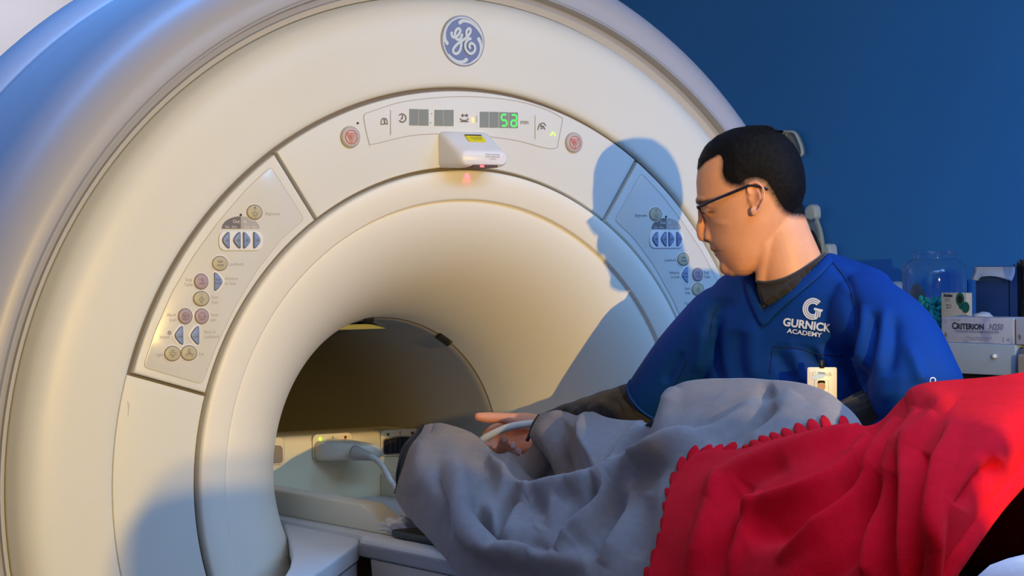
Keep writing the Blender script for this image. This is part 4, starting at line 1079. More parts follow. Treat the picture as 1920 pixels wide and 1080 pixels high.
for i, (px, py) in enumerate(ed):
    p = wpt(px, py, .014); 
    a_, b_ = ed[max(i-1, 0)], ed[min(i+1, len(ed)-1)]
    tx_, ty_ = b_[0]-a_[0], b_[1]-a_[1]; L_ = math.hypot(tx_, ty_); ox, oy = ty_/L_, -tx_/L_
    q = wpt(px+ox*12, py+oy*12, .012); r_ = wpt(px+tx_/L_*8, py+ty_/L_*8, .014)
    if p is None or q is None or r_ is None: continue
    tab(p, q-p, r_-p, 0.0225, 0.0245, 0.0005+rng.uniform(-.001, .001), skew=1.6)
ed2 = [(1400, 838, -10, -14), (1420, 836, -11, -15), (1440, 832, -14, -18), (1461, 828, -16, -22), (1483, 823, -16, -27), (1506, 817, -14, -32), (1529, 810, -12, -34), (1552, 805, -11, -34), (1583, 797, -4, -22), (1600, 800, 4, -8)]
for px, py, ox, oy in ed2:
    p = wpt(px, py, .012); q = wpt(px+ox, py+oy, .014); r_ = wpt(px+8, py-2, .012)
    if p is None or q is None or r_ is None: continue
    tab(p, q-p, r_-p, math.hypot(ox, oy)*0.00092*1.45, 0.0205, 0.002, skew=-.3)

# crumpled clear wrap and dark pad at the end of the side bar
m_wrap = mat('wrap_clear', (0.92, 0.90, 0.88), 0.35, trans=0.15, ior=1.3)
bm = bmesh.new(); bmesh.ops.create_icosphere(bm, subdivisions=4, radius=1)
cc_ = bp(757, 984, 0, -0.19)
for v in bm.verts:
    q = v.co.copy(); n_ = abs(noise.noise(q*2.2))*0.9+0.5*abs(noise.noise(q*5+Vector((3, 1, 2))))
    s_ = 0.62+n_*0.8
    v.co = Vector((cc_[0]+q.x*0.038*s_, cc_[1]+q.y*0.050*s_, max(-0.1105, cc_[2]-0.004+q.z*0.020*s_+q.y*0.004)))
wr = link_bm('crumpled_wrap', bm, m_wrap, smooth=True)
tag(wr, 'crumpled translucent wrap on the table at the tip of the side bar', 'wrap')
pd = box('foam_pad', -0.255, -0.17, -0.36, -0.135, -0.101, -0.086, m_dark, bev=0.006)
tag(pd, 'thin black pad peeking out under the grey blanket beside the clear wrap', 'pad')

# unseen stand added by the lamp to cast shade on scanner and red blanket
stand = thing('blocker_stand', 'unseen shadow blocker added beside the foot of the table, shaped like a wheeled monitor', 'blocker', loc=(-0.52, -2.72, FLOOR))
SD = under(stand)
SD(box('blocker_body', -0.662, -0.418, -2.79, -2.65, 0.250, 0.402, m_drum, bev=0.066, seg=8))
SD(box('blocker_side', -0.43, -0.376, -2.775, -2.665, 0.350, 0.412, m_tside, bev=0.012, seg=4))  # extra block added to shade the red blanket
SD(box('blocker_panel', -0.60, -0.465, -2.796, -2.788, 0.275, 0.38, m_dark, bev=0.002))
SD(link('pole', *tube_data([(-.53, -2.72, FLOOR+.08), (-.53, -2.72, .26)], .019, 16), m_tside))
for k in range(5):
    a = 2*PI*k/5+.3
    SD(link('leg', *tube_data([(-.53, -2.72, FLOOR+.09), (-.53+.26*math.cos(a), -2.72+.26*math.sin(a), FLOOR+.055)], .016, 10), m_dark))
    SD(link('wheel', *tube_data([(-.53+.27*math.cos(a)-.01, -2.72+.27*math.sin(a), FLOOR+.030), (-.53+.27*math.cos(a)+.01, -2.72+.27*math.sin(a), FLOOR+.030)], .030, 14), m_dark))
# ================================================================ PEOPLE
def vox(name, lst, voxel, smooth_it=4, mats=None, parent=None, dec=None):
    V, Fc = merge(lst)
    me = bpy.data.meshes.new(name+'_src'); me.from_pydata([tuple(v) for v in V], [], Fc); me.update()
    bm = bmesh.new(); bm.from_mesh(me)
    # orient each closed piece outwards
    bmesh.ops.recalc_face_normals(bm, faces=bm.faces); bm.to_mesh(me); bm.free()
    o = bpy.data.objects.new(name+'_src', me); COL.objects.link(o)
    r = o.modifiers.new('r', 'REMESH'); r.mode = 'VOXEL'; r.voxel_size = voxel; r.adaptivity = 0
    s = o.modifiers.new('s', 'SMOOTH'); s.factor = 0.5; s.iterations = smooth_it
    dg = bpy.context.evaluated_depsgraph_get(); dg.update()
    ev_ = o.evaluated_get(dg); m2 = bpy.data.meshes.new_from_object(ev_)
    bpy.data.objects.remove(o); bpy.data.meshes.remove(me)
    m2.name = name
    ob = bpy.data.objects.new(name, m2); COL.objects.link(ob)
    m2.materials.clear()
    for m in (mats or []): m2.materials.append(m)
    m2.polygons.foreach_set('use_smooth', [True]*len(m2.polygons))
    if parent: ob.parent = parent
    return ob
def co_arr(me):
    a = np.empty(len(me.vertices)*3); me.vertices.foreach_get('co', a); return a.reshape(-1, 3)
def no_arr(me):
    a = np.empty(len(me.vertices)*3); me.vertices.foreach_get('normal', a); return a.reshape(-1, 3)
def sphere_data(c, r, ax=None, n=16):
    "ellipsoid: c centre, r=(ra,rb,rc), ax three axes"
    V, Fc = [], []; ax = ax or (Vector((1, 0, 0)), Vector((0, 1, 0)), Vector((0, 0, 1))); c = Vector(c)
    if not hasattr(r, '__len__'): r = (r, r, r)
    for i in range(1, n):
        p = PI*i/n
        for k in range(2*n):
            t = PI*k/n
            V.append(c+ax[0]*r[0]*math.sin(p)*math.cos(t)+ax[1]*r[1]*math.sin(p)*math.sin(t)+ax[2]*r[2]*math.cos(p))
    top = len(V); V.append(c+ax[2]*r[2]); V.append(c-ax[2]*r[2]); m = 2*n
    for i in range(n-2):
        for k in range(m): Fc.append((i*m+k, i*m+(k+1) % m, (i+1)*m+(k+1) % m, (i+1)*m+k))
    for k in range(m):
        Fc.append((top, (k+1) % m, k)); Fc.append((top+1, (n-2)*m+k, (n-2)*m+(k+1) % m))
    return V, Fc
def limb(pts, rads, n=6, seg=20):
    pp = catmull([np.array(p, float) for p in pts], n); rr_ = catmull([np.array([r]) for r in rads], n)
    rr_ = [float(x[0]) for x in rr_]
    return merge([tube_data(pp, rr_, seg), sphere_data(pp[0], rr_[0], n=8), sphere_data(pp[-1], rr_[-1], n=8)])
def loft_sections(secs, seg=40):
    "secs: (centre, axisA, ra, axisB, rb, power)"
    V, Fc = [], []
    for c, A_, ra, B__, rb, pw in secs:
        for k in range(seg):
            t = 2*PI*k/seg; ca, sa = math.cos(t), math.sin(t)
            V.append(Vector(c)+Vector(A_)*ra*math.copysign(abs(ca)**pw, ca)+Vector(B__)*rb*math.copysign(abs(sa)**pw, sa))
    for i in range(len(secs)-1):
        for k in range(seg): Fc.append((i*seg+k, i*seg+(k+1) % seg, (i+1)*seg+(k+1) % seg, (i+1)*seg+k))
    Fc.append(tuple(range(seg))[::-1]); Fc.append(tuple((len(secs)-1)*seg+k for k in range(seg)))
    return V, Fc

# ---------------------------------------------------------------- technician
HD = 3.98
RH = Vector((RGT[0], RGT[1], 0)).normalized(); FH = Vector((FWD[0], FWD[1], 0)).normalized()
a8 = math.radians(9)
HF = (-RH*math.cos(a8)+FH*math.sin(a8)).normalized()        # where the face points (horizontally)
HL = HF.cross(Vector((0, 0, 1))).normalized()               # sideways; sign: away from the camera?
if HL.dot(FH) < 0: HL = -HL                                 # HL points away from the camera
UZ = Vector((0, 0, 1))
HC = Vector(at(1410, 380, HD)); KP = HD/F_PX                # metres per pixel
def hp(px, py, lat=0.0):
    "head-space point: profile pixel position, lat metres away from the middle plane (+ = far side)"
    return HC - HF*((px-1410)*KP/math.cos(a8)) + UZ*((380-py)*KP) + HL*lat
lv = [(243, 1402, 1440, .020), (249, 1374, 1446, .040), (260, 1349, 1467, .056), (278, 1328, 1484, .068), (298, 1315, 1495, .0745), (320, 1309.5, 1502, .0775), (340, 1307, 1505, .078),
      (358, 1308, 1506, .077), (374, 1309, 1501, .075), (388, 1315, 1495, .073), (402, 1321, 1489, .071), (418, 1325, 1482, .0690), (434, 1327, 1474, .0655), (448, 1329, 1466, .0620),
      (460, 1332, 1457, .0585), (472, 1338.5, 1448, .0545), (484, 1345, 1439, .050), (496, 1352.5, 1430, .0445), (506, 1360, 1420, .0375), (514, 1369, 1408, .027), (517.5, 1380, 1398, .012)]
V, Fc = [], []; SEG = 56
for py, xf, xb, hw in lv:
    mid = xf+(xb-xf)*0.56; aF = (mid-xf); aB = (xb-mid)
    for k in range(SEG):
        t = 2*PI*k/SEG; c, s = math.cos(t), math.sin(t)
        pe = 0.85+0.42*min(1, max(0, (py-395)/50))
        if c > 0: fx = mid-aF*abs(c)**0.95; ww = hw*math.copysign(abs(s)**pe, s)*(1-0.10*c*c)
        else: fx = mid+aB*abs(c)**0.85; ww = hw*math.copysign(abs(s)**0.85, s)
        V.append(hp(fx, py, ww))
n_ = len(lv)
Fc = [(i*SEG+k, i*SEG+(k+1) % SEG, (i+1)*SEG+(k+1) % SEG, (i+1)*SEG+k) for i in range(n_-1) for k in range(SEG)]
Fc.append(tuple(range(SEG))[::-1]); Fc.append(tuple((n_-1)*SEG+k for k in range(SEG)))
head = (V, Fc)
nose = merge([limb([hp(1315, 392), hp(1316.5, 408), hp(1314.5, 424), hp(1316, 438), hp(1318.5, 443)], [.0062, .0068, .0078, .0088, .0092], 5, 16),
              limb([hp(1318, 443), hp(1326, 446)], [.0085, .0075], 3, 12)]
             + [sphere_data(hp(1331, 445, s*.0125), (.0085, .0062, .0075), (HF, HL, UZ), 10) for s in (-1, 1)]
             + [limb([hp(1334, 425, s*.008), hp(1330, 438, s*.011)], [.010, .008], 3, 10) for s in (-1, 1)])
lips = merge([sphere_data(hp(1340.5, 465.5), (.0085, .019, .0048), (HF, HL, UZ), 12), sphere_data(hp(1348.5, 476.0), (.0090, .017, .0058), (HF, HL, UZ), 12),
              sphere_data(hp(1340, 457), (.009, .016, .010), (HF, HL, UZ), 12), sphere_data(hp(1362, 500), (.0135, .022, .015), (HF, HL, UZ), 12), sphere_data(hp(1373, 508), (.012, .024, .010), (HF, HL, UZ), 12)])
brow = merge([limb([hp(1312, 377, s*.006), hp(1314, 374, s*.020), hp(1324, 376, s*.036), hp(1336, 384, s*.043)], [.0060, .0068, .0062, .005], 5, 12) for s in (-1, 1)]
             + [limb([hp(1350, 414, s*.033), hp(1366, 417, s*.047), hp(1390, 411, s*.056)], [.0115, .011, .010], 5, 14) for s in (-1, 1)]
             + [sphere_data(hp(1333, 397, s*.031), (.0105, .0135, .0085), (HF, HL, UZ), 12) for s in (-1, 1)]
             + [limb([hp(1420, 455, s*.043), hp(1409, 476, s*.039), hp(1391, 498, s*.029)], [.014, .013, .012], 5, 14) for s in (-1, 1)])
def ear(s):
    o = s*.0765
    rim = [(1408, 366), (1407, 354), (1413, 346.5), (1423, 346), (1432, 352), (1436, 364), (1434.5, 378), (1429, 390), (1423, 400), (1417, 405), (1413.5, 400), (1412, 392)]
    pth_ = catmull([hp(x, y, o+s*(.004+.007*min(1, max(0, (x-1408)/26)))) for x, y in rim], 5)
    L_ = [tube_data(pth_, [0.0030]*len(pth_), 10), sphere_data(hp(1417, 401, o+s*.0055), (.0055, .0042, .0075), (HF, HL, UZ), 10)]
    L_.append(sphere_data(hp(1420, 372, o-s*.002), (.0125, .0060, .0235), (HF, HL, UZ), 14))
    L_.append(limb([hp(1424, 358, o+s*.005), hp(1429, 372, o+s*.006), hp(1422, 386, o+s*.004)], [.0022, .0026, .0022], 4, 8))
    L_.append(sphere_data(hp(1409.5, 376, o+s*.001), (.0035, .003, .005), (HF, HL, UZ), 8))
    return merge(L_)
neck = merge([limb([hp(1452, 405), hp(1462, 450), hp(1474, 500), hp(1487, 560)], [.046, .052, .054, .052], 6, 32),
              limb([hp(1470, 400), hp(1478, 440), hp(1492, 480), hp(1512, 520)], [.034, .038, .040, .038], 6, 28),
              limb([hp(1440, 420, -.035), hp(1436, 470, -.034), hp(1430, 530, -.018)], [.018, .017, .014], 6, 16)])
TD = 3.98
SH_R = Vector(at(1352, 592, 4.10)); SH_L = Vector(at(1640, 575, 3.90))    # his right shoulder (left in the picture) and left shoulder
TX = (SH_L-SH_R); TX.z = 0; TX.normalize()                                # across the shoulders
TN = Vector((-TX.y, TX.x, 0)); TN = TN if TN.dot(FH) < 0 else -TN         # chest normal, towards the camera
NB = Vector(at(1490, 545, 4.03))
def torso(scale, z_lo=-0.62):
    S = []
    base = Vector(at(1505, 600, 4.035)); zs_ = [(0.405, .060, .055), (0.385, .115, .068), (0.362, .158, .085), (0.33, .185, .100), (0.27, .195, .112), (0.18, .190, .118), (0.05, .180, .118), (-0.10, .170, .115), (-0.25, .172, .115), (-0.45, .180, .118), (z_lo, .17, .11)]
    for z, ra, rb in zs_:
        lean = (z-0.30)*0.10
        c = Vector((base.x, base.y, 0))-TN*(-lean) ; c.z = z
        S.append((c, TX, ra*scale, TN, rb*scale, 0.86))
    return loft_sections(S, 48)
EL_R, WR_R = Vector(at(1212, 760, 4.24)), Vector(at(1022, 800, 4.41))
EL_L, WR_L = Vector(at(1716, 735, 3.74)), Vector(at(1560, 800, 3.80))
def P3(*a): return Vector(at(*a))
def ext(a, b, t): return a.lerp(b, t)
arms_skin = [limb([SH_R, SH_R.lerp(EL_R, .5), EL_R, EL_R.lerp(WR_R, .5), WR_R], [.050, .044, .038, .034, .024], 5, 20),
             limb([SH_L, SH_L.lerp(EL_L, .5), EL_L, EL_L.lerp(WR_L, .5), WR_L], [.050, .044, .038, .034, .024], 5, 20)]
# right hand around the cable, palm to the camera, thumb out to the left
palm = [limb([P3(1024, 803, 4.410), P3(990, 793, 4.405), P3(962, 788, 4.400)], [.022, .0205, .0150], 5, 14),
        limb([P3(1024, 803, 4.410), P3(985, 800, 4.425), P3(948, 797, 4.440)], [.022, .019, .0125], 5, 14),
        limb([P3(1024, 806, 4.410), P3(985, 812, 4.425), P3(950, 811, 4.440)], [.022, .019, .0125], 5, 14),
        limb([P3(1024, 810, 4.410), P3(988, 825, 4.415), P3(955, 826, 4.430)], [.022, .019, .0122], 5, 14),
        limb([P3(1024, 814, 4.410), P3(992, 836, 4.405), P3(964, 839, 4.415)], [.022, .018, .0115], 5, 14)]
fing = [limb([P3(962, 788, 4.400), P3(938, 783.5, 4.385), P3(914, 783, 4.375), P3(897, 781.5, 4.370)], [.0150, .0108, .0112, .0090], 6, 14),       # thumb
        limb([P3(948, 797, 4.440), P3(924, 806, 4.435), P3(911, 820, 4.405), P3(908, 833, 4.375), P3(917, 838, 4.345)], [.0125, .0105, .0100, .0094, .0082], 6, 12),
        limb([P3(950, 811, 4.440), P3(927, 830, 4.420), P3(926, 848, 4.380), P3(937, 845, 4.340), P3(945, 824, 4.318)], [.0125, .0108, .0104, .0100, .0090], 6, 12),
        limb([P3(955, 826, 4.430), P3(942, 848, 4.405), P3(947, 860, 4.370), P3(957, 853, 4.335), P3(961, 836, 4.320)], [.0120, .0098, .0094, .0088, .0078], 6, 12),
        limb([P3(964, 839, 4.415), P3(958, 856, 4.395), P3(962, 864, 4.370), P3(969, 858, 4.345), P3(972, 847, 4.335)], [.0112, .0082, .0076, .0070, .0062], 6, 12)]
# left hand, half closed, resting on the far blanket edge
dL = (WR_L-EL_L).normalized(); sL = dL.cross(UZ).normalized()
palmL = []; fingL = []
for j, off in enumerate((-.030, -.010, .010, .029)):
    kn_ = WR_L+dL*.092+sL*off
    palmL.append(limb([WR_L, WR_L+dL*.05+sL*off*.8, kn_], [.022, .017, .011], 4, 12))
    Lf = (.078, .086, .080, .062)[j]
    fingL.append(limb([kn_, kn_+dL*Lf*.45-UZ*.006, kn_+dL*Lf*.72-UZ*.026, kn_+dL*Lf*.72-UZ*.050], [.0098, .009, .0082, .007], 4, 12))
fingL.append(limb([WR_L+dL*.02-sL*.018, WR_L+dL*.05-sL*.050-UZ*.008, WR_L+dL*.085-sL*.056-UZ*.02], [.015, .0115, .0085], 4, 12))
HPc = Vector((0, 0, 0)); bz_ = Vector(at(1505, 600, 4.035))
hipc = Vector((bz_.x, bz_.y, -.45))-TN*.05
legs = []
for s in (-1, 1):
    h_ = hipc+TX*.095*s
    legs.append(limb([h_+UZ*.02, h_-UZ*.18, h_-UZ*.36+TN*.005, Vector((h_.x, h_.y, FLOOR+.10))-TN*.01], [.085, .078, .055, .038], 6, 20))
    ft = Vector((h_.x, h_.y, FLOOR+.035)); legs.append(limb([ft-TN*.05, ft+TN*.08, ft+TN*.15-UZ*.008], [.034, .032, .024], 5, 14))

m_skin = mat('skin_warm', (0.52, 0.27, 0.17), 0.48, sss=0.18, spec=0.35, bump=(420, 0.12, 0.0012))
def skin_tint(m):
    nt = m.node_tree; b = nt.nodes['Principled BSDF']
    at_ = nt.nodes.new('ShaderNodeAttribute'); at_.attribute_name = 'tint'
    nt.links.new(at_.outputs['Color'], b.inputs['Base Color'])
skin_tint(m_skin)
tech = thing('person', 'technician in blue scrubs and glasses looking down at the table, reaching into the tunnel', 'person', loc=(float(hipc.x), float(hipc.y), FLOOR))
TE = under(tech)
body = vox('body', [head, nose, lips, brow, ear(-1), ear(1), neck, torso(0.90)]+arms_skin+palm+fing+palmL+fingL+legs, 0.0028, 5, [m_skin])
TE(body)
# skin colour variation, plus shade painted into the nostrils and mouth line
C3 = co_arr(body.data); rel = C3-np.array(HC)
pxh = 1410-(rel@np.array(HF))*math.cos(a8)/KP; pyh = 380-rel[:, 2]/KP; lath = rel@np.array(HL)
nearhead = (np.abs(lath) < .12) & (pyh > 225) & (pyh < 560) & (pxh > 1290) & (pxh < 1560)
base = np.array([0.78, 0.36, 0.185]); col = np.tile(base, (len(C3), 1))
nzv = np.array([noise.noise(Vector(c*38)) for c in C3])*0.5+np.array([noise.noise(Vector(c*110)) for c in C3])*0.3
col *= (1+0.10*nzv)[:, None]
def blend(cx, cy, rx, ry, c, amt, lat0=None, latr=None, mask=nearhead):
    global col
    g = np.exp(-(((pxh-cx)/rx)**2+((pyh-cy)/ry)**2))
    if lat0 is not None: g = g*np.exp(-((np.abs(lath)-lat0)/latr)**2)
    g = g*amt*mask; col = col*(1-g[:, None])+np.array(c)*g[:, None]
blend(1338, 465, 13, 4.5, (0.448, 0.140, 0.119), .9, 0, .046); blend(1345, 477, 11, 5.5, (0.560, 0.196, 0.168), .85, 0, .042)
blend(1345, 469.8, 13, 1.8, (0.100, 0.030, 0.030), .95, 0, .048)
blend(1333, 457, 13, 6, (0.392, 0.210, 0.140), .65, 0, .055)
blend(1375, 485, 22, 14, (0.588, 0.182, 0.126), .35, .035, .03); blend(1365, 503, 20, 12, (0.420, 0.210, 0.140), .45)
blend(1327, 450.5, 5, 3, (0.06, 0.02, 0.02), .85, .013, .012); blend(1336, 397.5, 8, 3.6, (0.03, 0.012, 0.012), 1.0); blend(1336, 391, 10, 3, (0.36, 0.15, 0.10), .5); blend(1315, 379, 9, 6, (0.02, 0.012, 0.01), 1.0); blend(1329, 378, 11, 4.5, (0.04, 0.022, 0.018), .9); blend(1350, 430, 22, 16, (0.728, 0.294, 0.210), .35)
blend(1318, 438, 10, 10, (0.700, 0.280, 0.224), .5, 0, .02); blend(1423, 372, 5, 11, (0.392, 0.126, 0.084), .7)
blend(1424, 350, 12, 6, (0.812, 0.308, 0.210), .5); blend(1334, 392, 9, 4, (0.420, 0.210, 0.154), .5)
# hair: which part of the scalp
hairline = [(1296, 312), (1312, 321), (1328, 306), (1344, 298), (1353, 296), (1357, 306), (1355, 320), (1356, 334), (1366, 346), (1376, 352), (1392, 356), (1403, 352), (1406, 344), (1424, 342), (1436, 348), (1441, 358), (1450, 372), (1460, 390), (1470, 402), (1484, 408), (1510, 410), (1560, 380), (1560, 220), (1290, 220)]
def inpoly(px, py, poly):
    c = np.zeros(len(px), bool); n = len(poly); j = n-1
    for i in range(n):
        xi, yi = poly[i]; xj, yj = poly[j]
        m = ((yi > py) != (yj > py)) & (px < (xj-xi)*(py-yi)/(yj-yi+1e-9)+xi); c ^= m; j = i
    return c
P2 = np.stack([pxh, pyh], -1); dh, _t = seg_dist(P2, hairline[:21]); ins = inpoly(pxh, pyh, hairline); sd = np.where(ins, dh, -dh)
# stubble fade under the edge of the hair (sides and nape)
side = np.clip((pxh-1345)/20, 0, 1); grain = 0.5+0.5*np.array([noise.noise(Vector(c*260)) for c in C3])
fade = np.clip((sd+6)/12, 0, 1)*side*nearhead*(np.abs(lath) > 0.0)
sharp = np.clip((sd+1.5)/4, 0, 1)*(1-side)*nearhead
k_ = np.clip(np.maximum(fade*(0.75+.5*grain), sharp), 0, 1); earm = np.exp(-(((pxh-1420)/20)**4+((pyh-374)/34)**4))*(np.abs(lath) > .083); k_ = k_*(1-np.clip(earm*1.5, 0, 1))
col = col*(1-k_[:, None])+np.array([.022, .015, .012])*k_[:, None]
# hand a little pinker
hp_, hz = project(C3); hm = (hp_[:, 0] < 1030) & (C3[:, 2] > -.1) & (hz > 4.2)
col[hm] = col[hm]*np.array([0.98, 0.88, 0.98])*0.95+np.array([.02, .03, .03])
ca = body.data.color_attributes.new('tint', 'FLOAT_COLOR', 'POINT')
ca.data.foreach_set('color', np.concatenate([np.clip(col, 0, 1), np.ones((len(col), 1))], 1).ravel())
# hair cap: faces of the scalp, lifted and roughened
me = body.data; N3 = no_arr(me)
pf = np.array([list(p.vertices) for p in me.polygons if len(p.vertices) == 4])
okv = (sd > 2.0+4*side) & nearhead & (pyh < 420) & ~((np.abs(lath) > .0815) & (pxh > 1403) & (pxh < 1440) & (pyh > 342))
keep = okv[pf].all(1); fs = pf[keep]; idx = np.unique(fs); remap = -np.ones(len(C3), int); remap[idx] = np.arange(len(idx))
thk = np.clip((sd[idx]-2.0-4*side[idx])/24, 0, 1)**0.8; topk = np.clip((360-pyh[idx])/90, 0, 1)
tn = np.array([noise.noise(Vector(c*170)) for c in C3[idx]])
hv_ = C3[idx]+N3[idx]*((0.0004+thk*(0.0022+0.0040*topk))+tn*0.0011*thk)[:, None]
bcount = {}
for f in remap[fs]:
    for a_, b_ in zip(f, np.roll(f, -1)): bcount[(min(a_, b_), max(a_, b_))] = bcount.get((min(a_, b_), max(a_, b_)), 0)+1
nb = {}
for (a_, b_), n__ in bcount.items():
    if n__ == 1: nb.setdefault(a_, []).append(b_); nb.setdefault(b_, []).append(a_)
for _ in range(8):
    new = {k: hv_[k]*.4+.6*np.mean([hv_[j] for j in v], axis=0) for k, v in nb.items() if len(v) == 2}
    for k, v in new.items(): hv_[k] = v
m_hair = mat('hair_black', (0.006, 0.005, 0.005), 0.6, spec=0.15, bump=(900, 0.4, 0.003))
hair = TE(link('hair', hv_, [tuple(int(q) for q in f) for f in remap[fs]], m_hair))
# short bristling strands on the outline of the cut
rng = random.Random(2); st = []
cand = np.where(thk > .02)[0]
for q in rng.sample(list(cand), min(5000, len(cand))):
    p = hv_[q]; nn__ = N3[idx][q]; b = -np.array(HF)*.55*(1 if pyh[idx][q] > 262 else -.3)+nn__*1.0+np.array([0, 0, -.25]); b /= np.linalg.norm(b)
    if pxh[idx][q] < 1340 and pyh[idx][q] < 330: b = np.array(HF)*.8+np.array([0, 0, -.25])+nn__*.5; b /= np.linalg.norm(b)
    L_ = rng.uniform(.0015, .0035)*(1.0+.5*topk[q]); side_ = np.cross(b, nn__); side_ /= (np.linalg.norm(side_)+1e-9)
    st.append(([p-side_*.0004, p+side_*.0004, p+b*L_], [(0, 1, 2)]))
o = TE(link('hair_strands', *merge(st), m_hair, smooth=False)); o['kind'] = 'stuff'
# eyebrows, lashes, eyes
m_brow = mat('brow_hair', (0.03, 0.018, 0.014), 0.7)
for s in (-1, 1):
    rng = random.Random(4); st = []
    for k in range(150):
        t = rng.random(); px = 1310+26*t; py = 379-6*math.sin(t*PI*.8)+rng.uniform(-3, 3)*(1-.5*t); la = s*(.010+.034*t**.9)
        p = np.array(hp(px-2.5, py, la)); 
        st.append(tube_data([Vector(p), Vector(p)-HF*.006+UZ*.0015+HL*s*.003], [.0007, .0002], 4, False))
    TE(link('eyebrow', *merge(st), m_brow, smooth=False))
    eb = sphere_data(hp(1343, 398, s*.030), .0105, n=14)
    TE(link('eye', *eb, mat('eye_white', (0.5, 0.47, 0.44), 0.2)))
    lash = [limb([hp(1322.0, 398, s*.024), hp(1321.5, 399.5, s*.031), hp(1327, 399, s*.038), hp(1334, 396, s*.043)], [.0009, .0013, .0012, .0007], 4, 6)]
    TE(link('eyelash', *merge(lash), m_brow))
# thumb and finger nails
m_nail = mat('nail', (0.80, 0.50, 0.46), 0.3)
for (px, py, d, ax_) in ((945.5, 822.5, 4.3105, 0), (961.5, 834.5, 4.3135, 0), (972.5, 846, 4.3295, 0)):
    TE(link('fingernail', *sphere_data(P3(px, py, d), (.0052, .0015, .0068), (Vector(RGT), Vector(FWD), Vector(UPV)), 10), m_nail))

# glasses
m_frame = mat('frame_dark', (0.02, 0.018, 0.028), 0.3, metal=0.3); m_silver = mat('frame_silver', (0.35, 0.36, 0.40), 0.25, metal=0.9)
m_lens = mat('lens', (0.98, 0.98, 1.0), 0.02, trans=1.0, ior=1.10)
gl_ = thing('eyeglasses', 'dark thin-framed eyeglasses worn by the technician', 'glasses', loc=tuple(hp(1320, 395)))
GLS = under(gl_)
for s in (-1, 1):
    GLS(link('temple', *tube_data(catmull([hp(1316, 389, s*.060), hp(1340, 378, s*.0665), hp(1370, 366.5, s*.0745), hp(1398, 355.5, s*.0805), hp(1412, 350.5, s*.0815), hp(1430, 354, s*.0815), hp(1444, 358.5, s*.0805)], 6), [.0023]*12+[.0026]*13+[.0024]*12, 10), m_frame))
    top = catmull([hp(1314, 390, s*.060), hp(1312, 387.5, s*.045), hp(1311, 386, s*.030), hp(1312, 387, s*.014), hp(1314, 390, s*.009)], 6)
    bot = catmull([hp(1314, 390, s*.009), hp(1318, 400, s*.011), hp(1323.5, 411, s*.018), hp(1327, 416, s*.032), hp(1325, 409, s*.052), hp(1318, 396, s*.059), hp(1314, 390, s*.060)], 6)
    GLS(link('rim', *merge([tube_data(top, .0017, 8), tube_data(bot, .0009, 8)]), m_silver if False else m_frame))
    ring_ = [Vector(p) for p in top[:-1]+bot[:-1]]
    V = [p for p in ring_]; c0 = sum(V, Vector())/len(V)+HF*.0015
    GLS(link('lens', V+[c0], [(i, (i+1) % len(V), len(V)) for i in range(len(V))], m_lens))
GLS(link('bridge', *tube_data(catmull([hp(1314, 391, -.009), hp(1309.5, 390, 0), hp(1314, 391, .009)], 6), .0014, 8), m_silver))

# ---- clothes
def cloth_vox(name, lst, voxel, sm, m, folds=None, na=0.0, ns=10):
    o = vox(name, lst, voxel, sm, [m]); C_ = co_arr(o.data); N_ = no_arr(o.data)
    if folds is not None:
        P, _ = project(C_); h = fold_field(P, folds); facing = (N_@(-FWD) > -0.1)
        h = np.where(facing, h, 0)
        nz = np.array([noise.noise(Vector(c*ns)) for c in C_])
        C_ = C_+N_*(h+na*nz)[:, None]; o.data.vertices.foreach_set('co', C_.ravel()); o.data.update()
    return o
m_brown = mat('undershirt_brown', (0.024, 0.021, 0.024), 0.9, sheen=0.15, bump=(500, 0.4, 0.002))
m_scrub = mat('scrub_blue', (0.001, 0.038, 0.23), 0.72, spec=0.2, bump=(800, 0.2, 0.001))
m_pants = mat('trouser_navy', (0.01, 0.03, 0.16), 0.8)
def sl(a, b, ra, rb, t0=0, t1=1.0): return limb([a.lerp(b, t0), a.lerp(b, (t0+t1)/2), a.lerp(b, t1)], [ra, (ra+rb)/2, rb], 6, 24)
uf = []
for (x, y) in ((1200, 750), (1180, 755), (1160, 762), (1138, 765), (1118, 775), (1090, 778), (1065, 782)):
    uf.append(([(x-12, y-14), (x, y+4), (x+4, y+26)], 5, .0075 if (x//10) % 2 else -.006))
und = cloth_vox('undershirt', [torso(0.955)]+[sl(SH_R, EL_R, .060, .050), limb([EL_R, EL_R.lerp(WR_R, .35), EL_R.lerp(WR_R, .7), WR_R.lerp(EL_R, .02)], [.050, .046, .037, .0285], 6, 22),
      sl(SH_L, EL_L, .060, .050), sl(EL_L, WR_L, .050, .032), limb([hp(1470, 506), hp(1484, 552)], [.0585, .066], 4, 28), limb([hp(1494, 488), hp(1512, 530)], [.0475, .054], 4, 24)], 0.004, 4, m_brown, uf, 0.003, 30)
TE(und)
ub = None
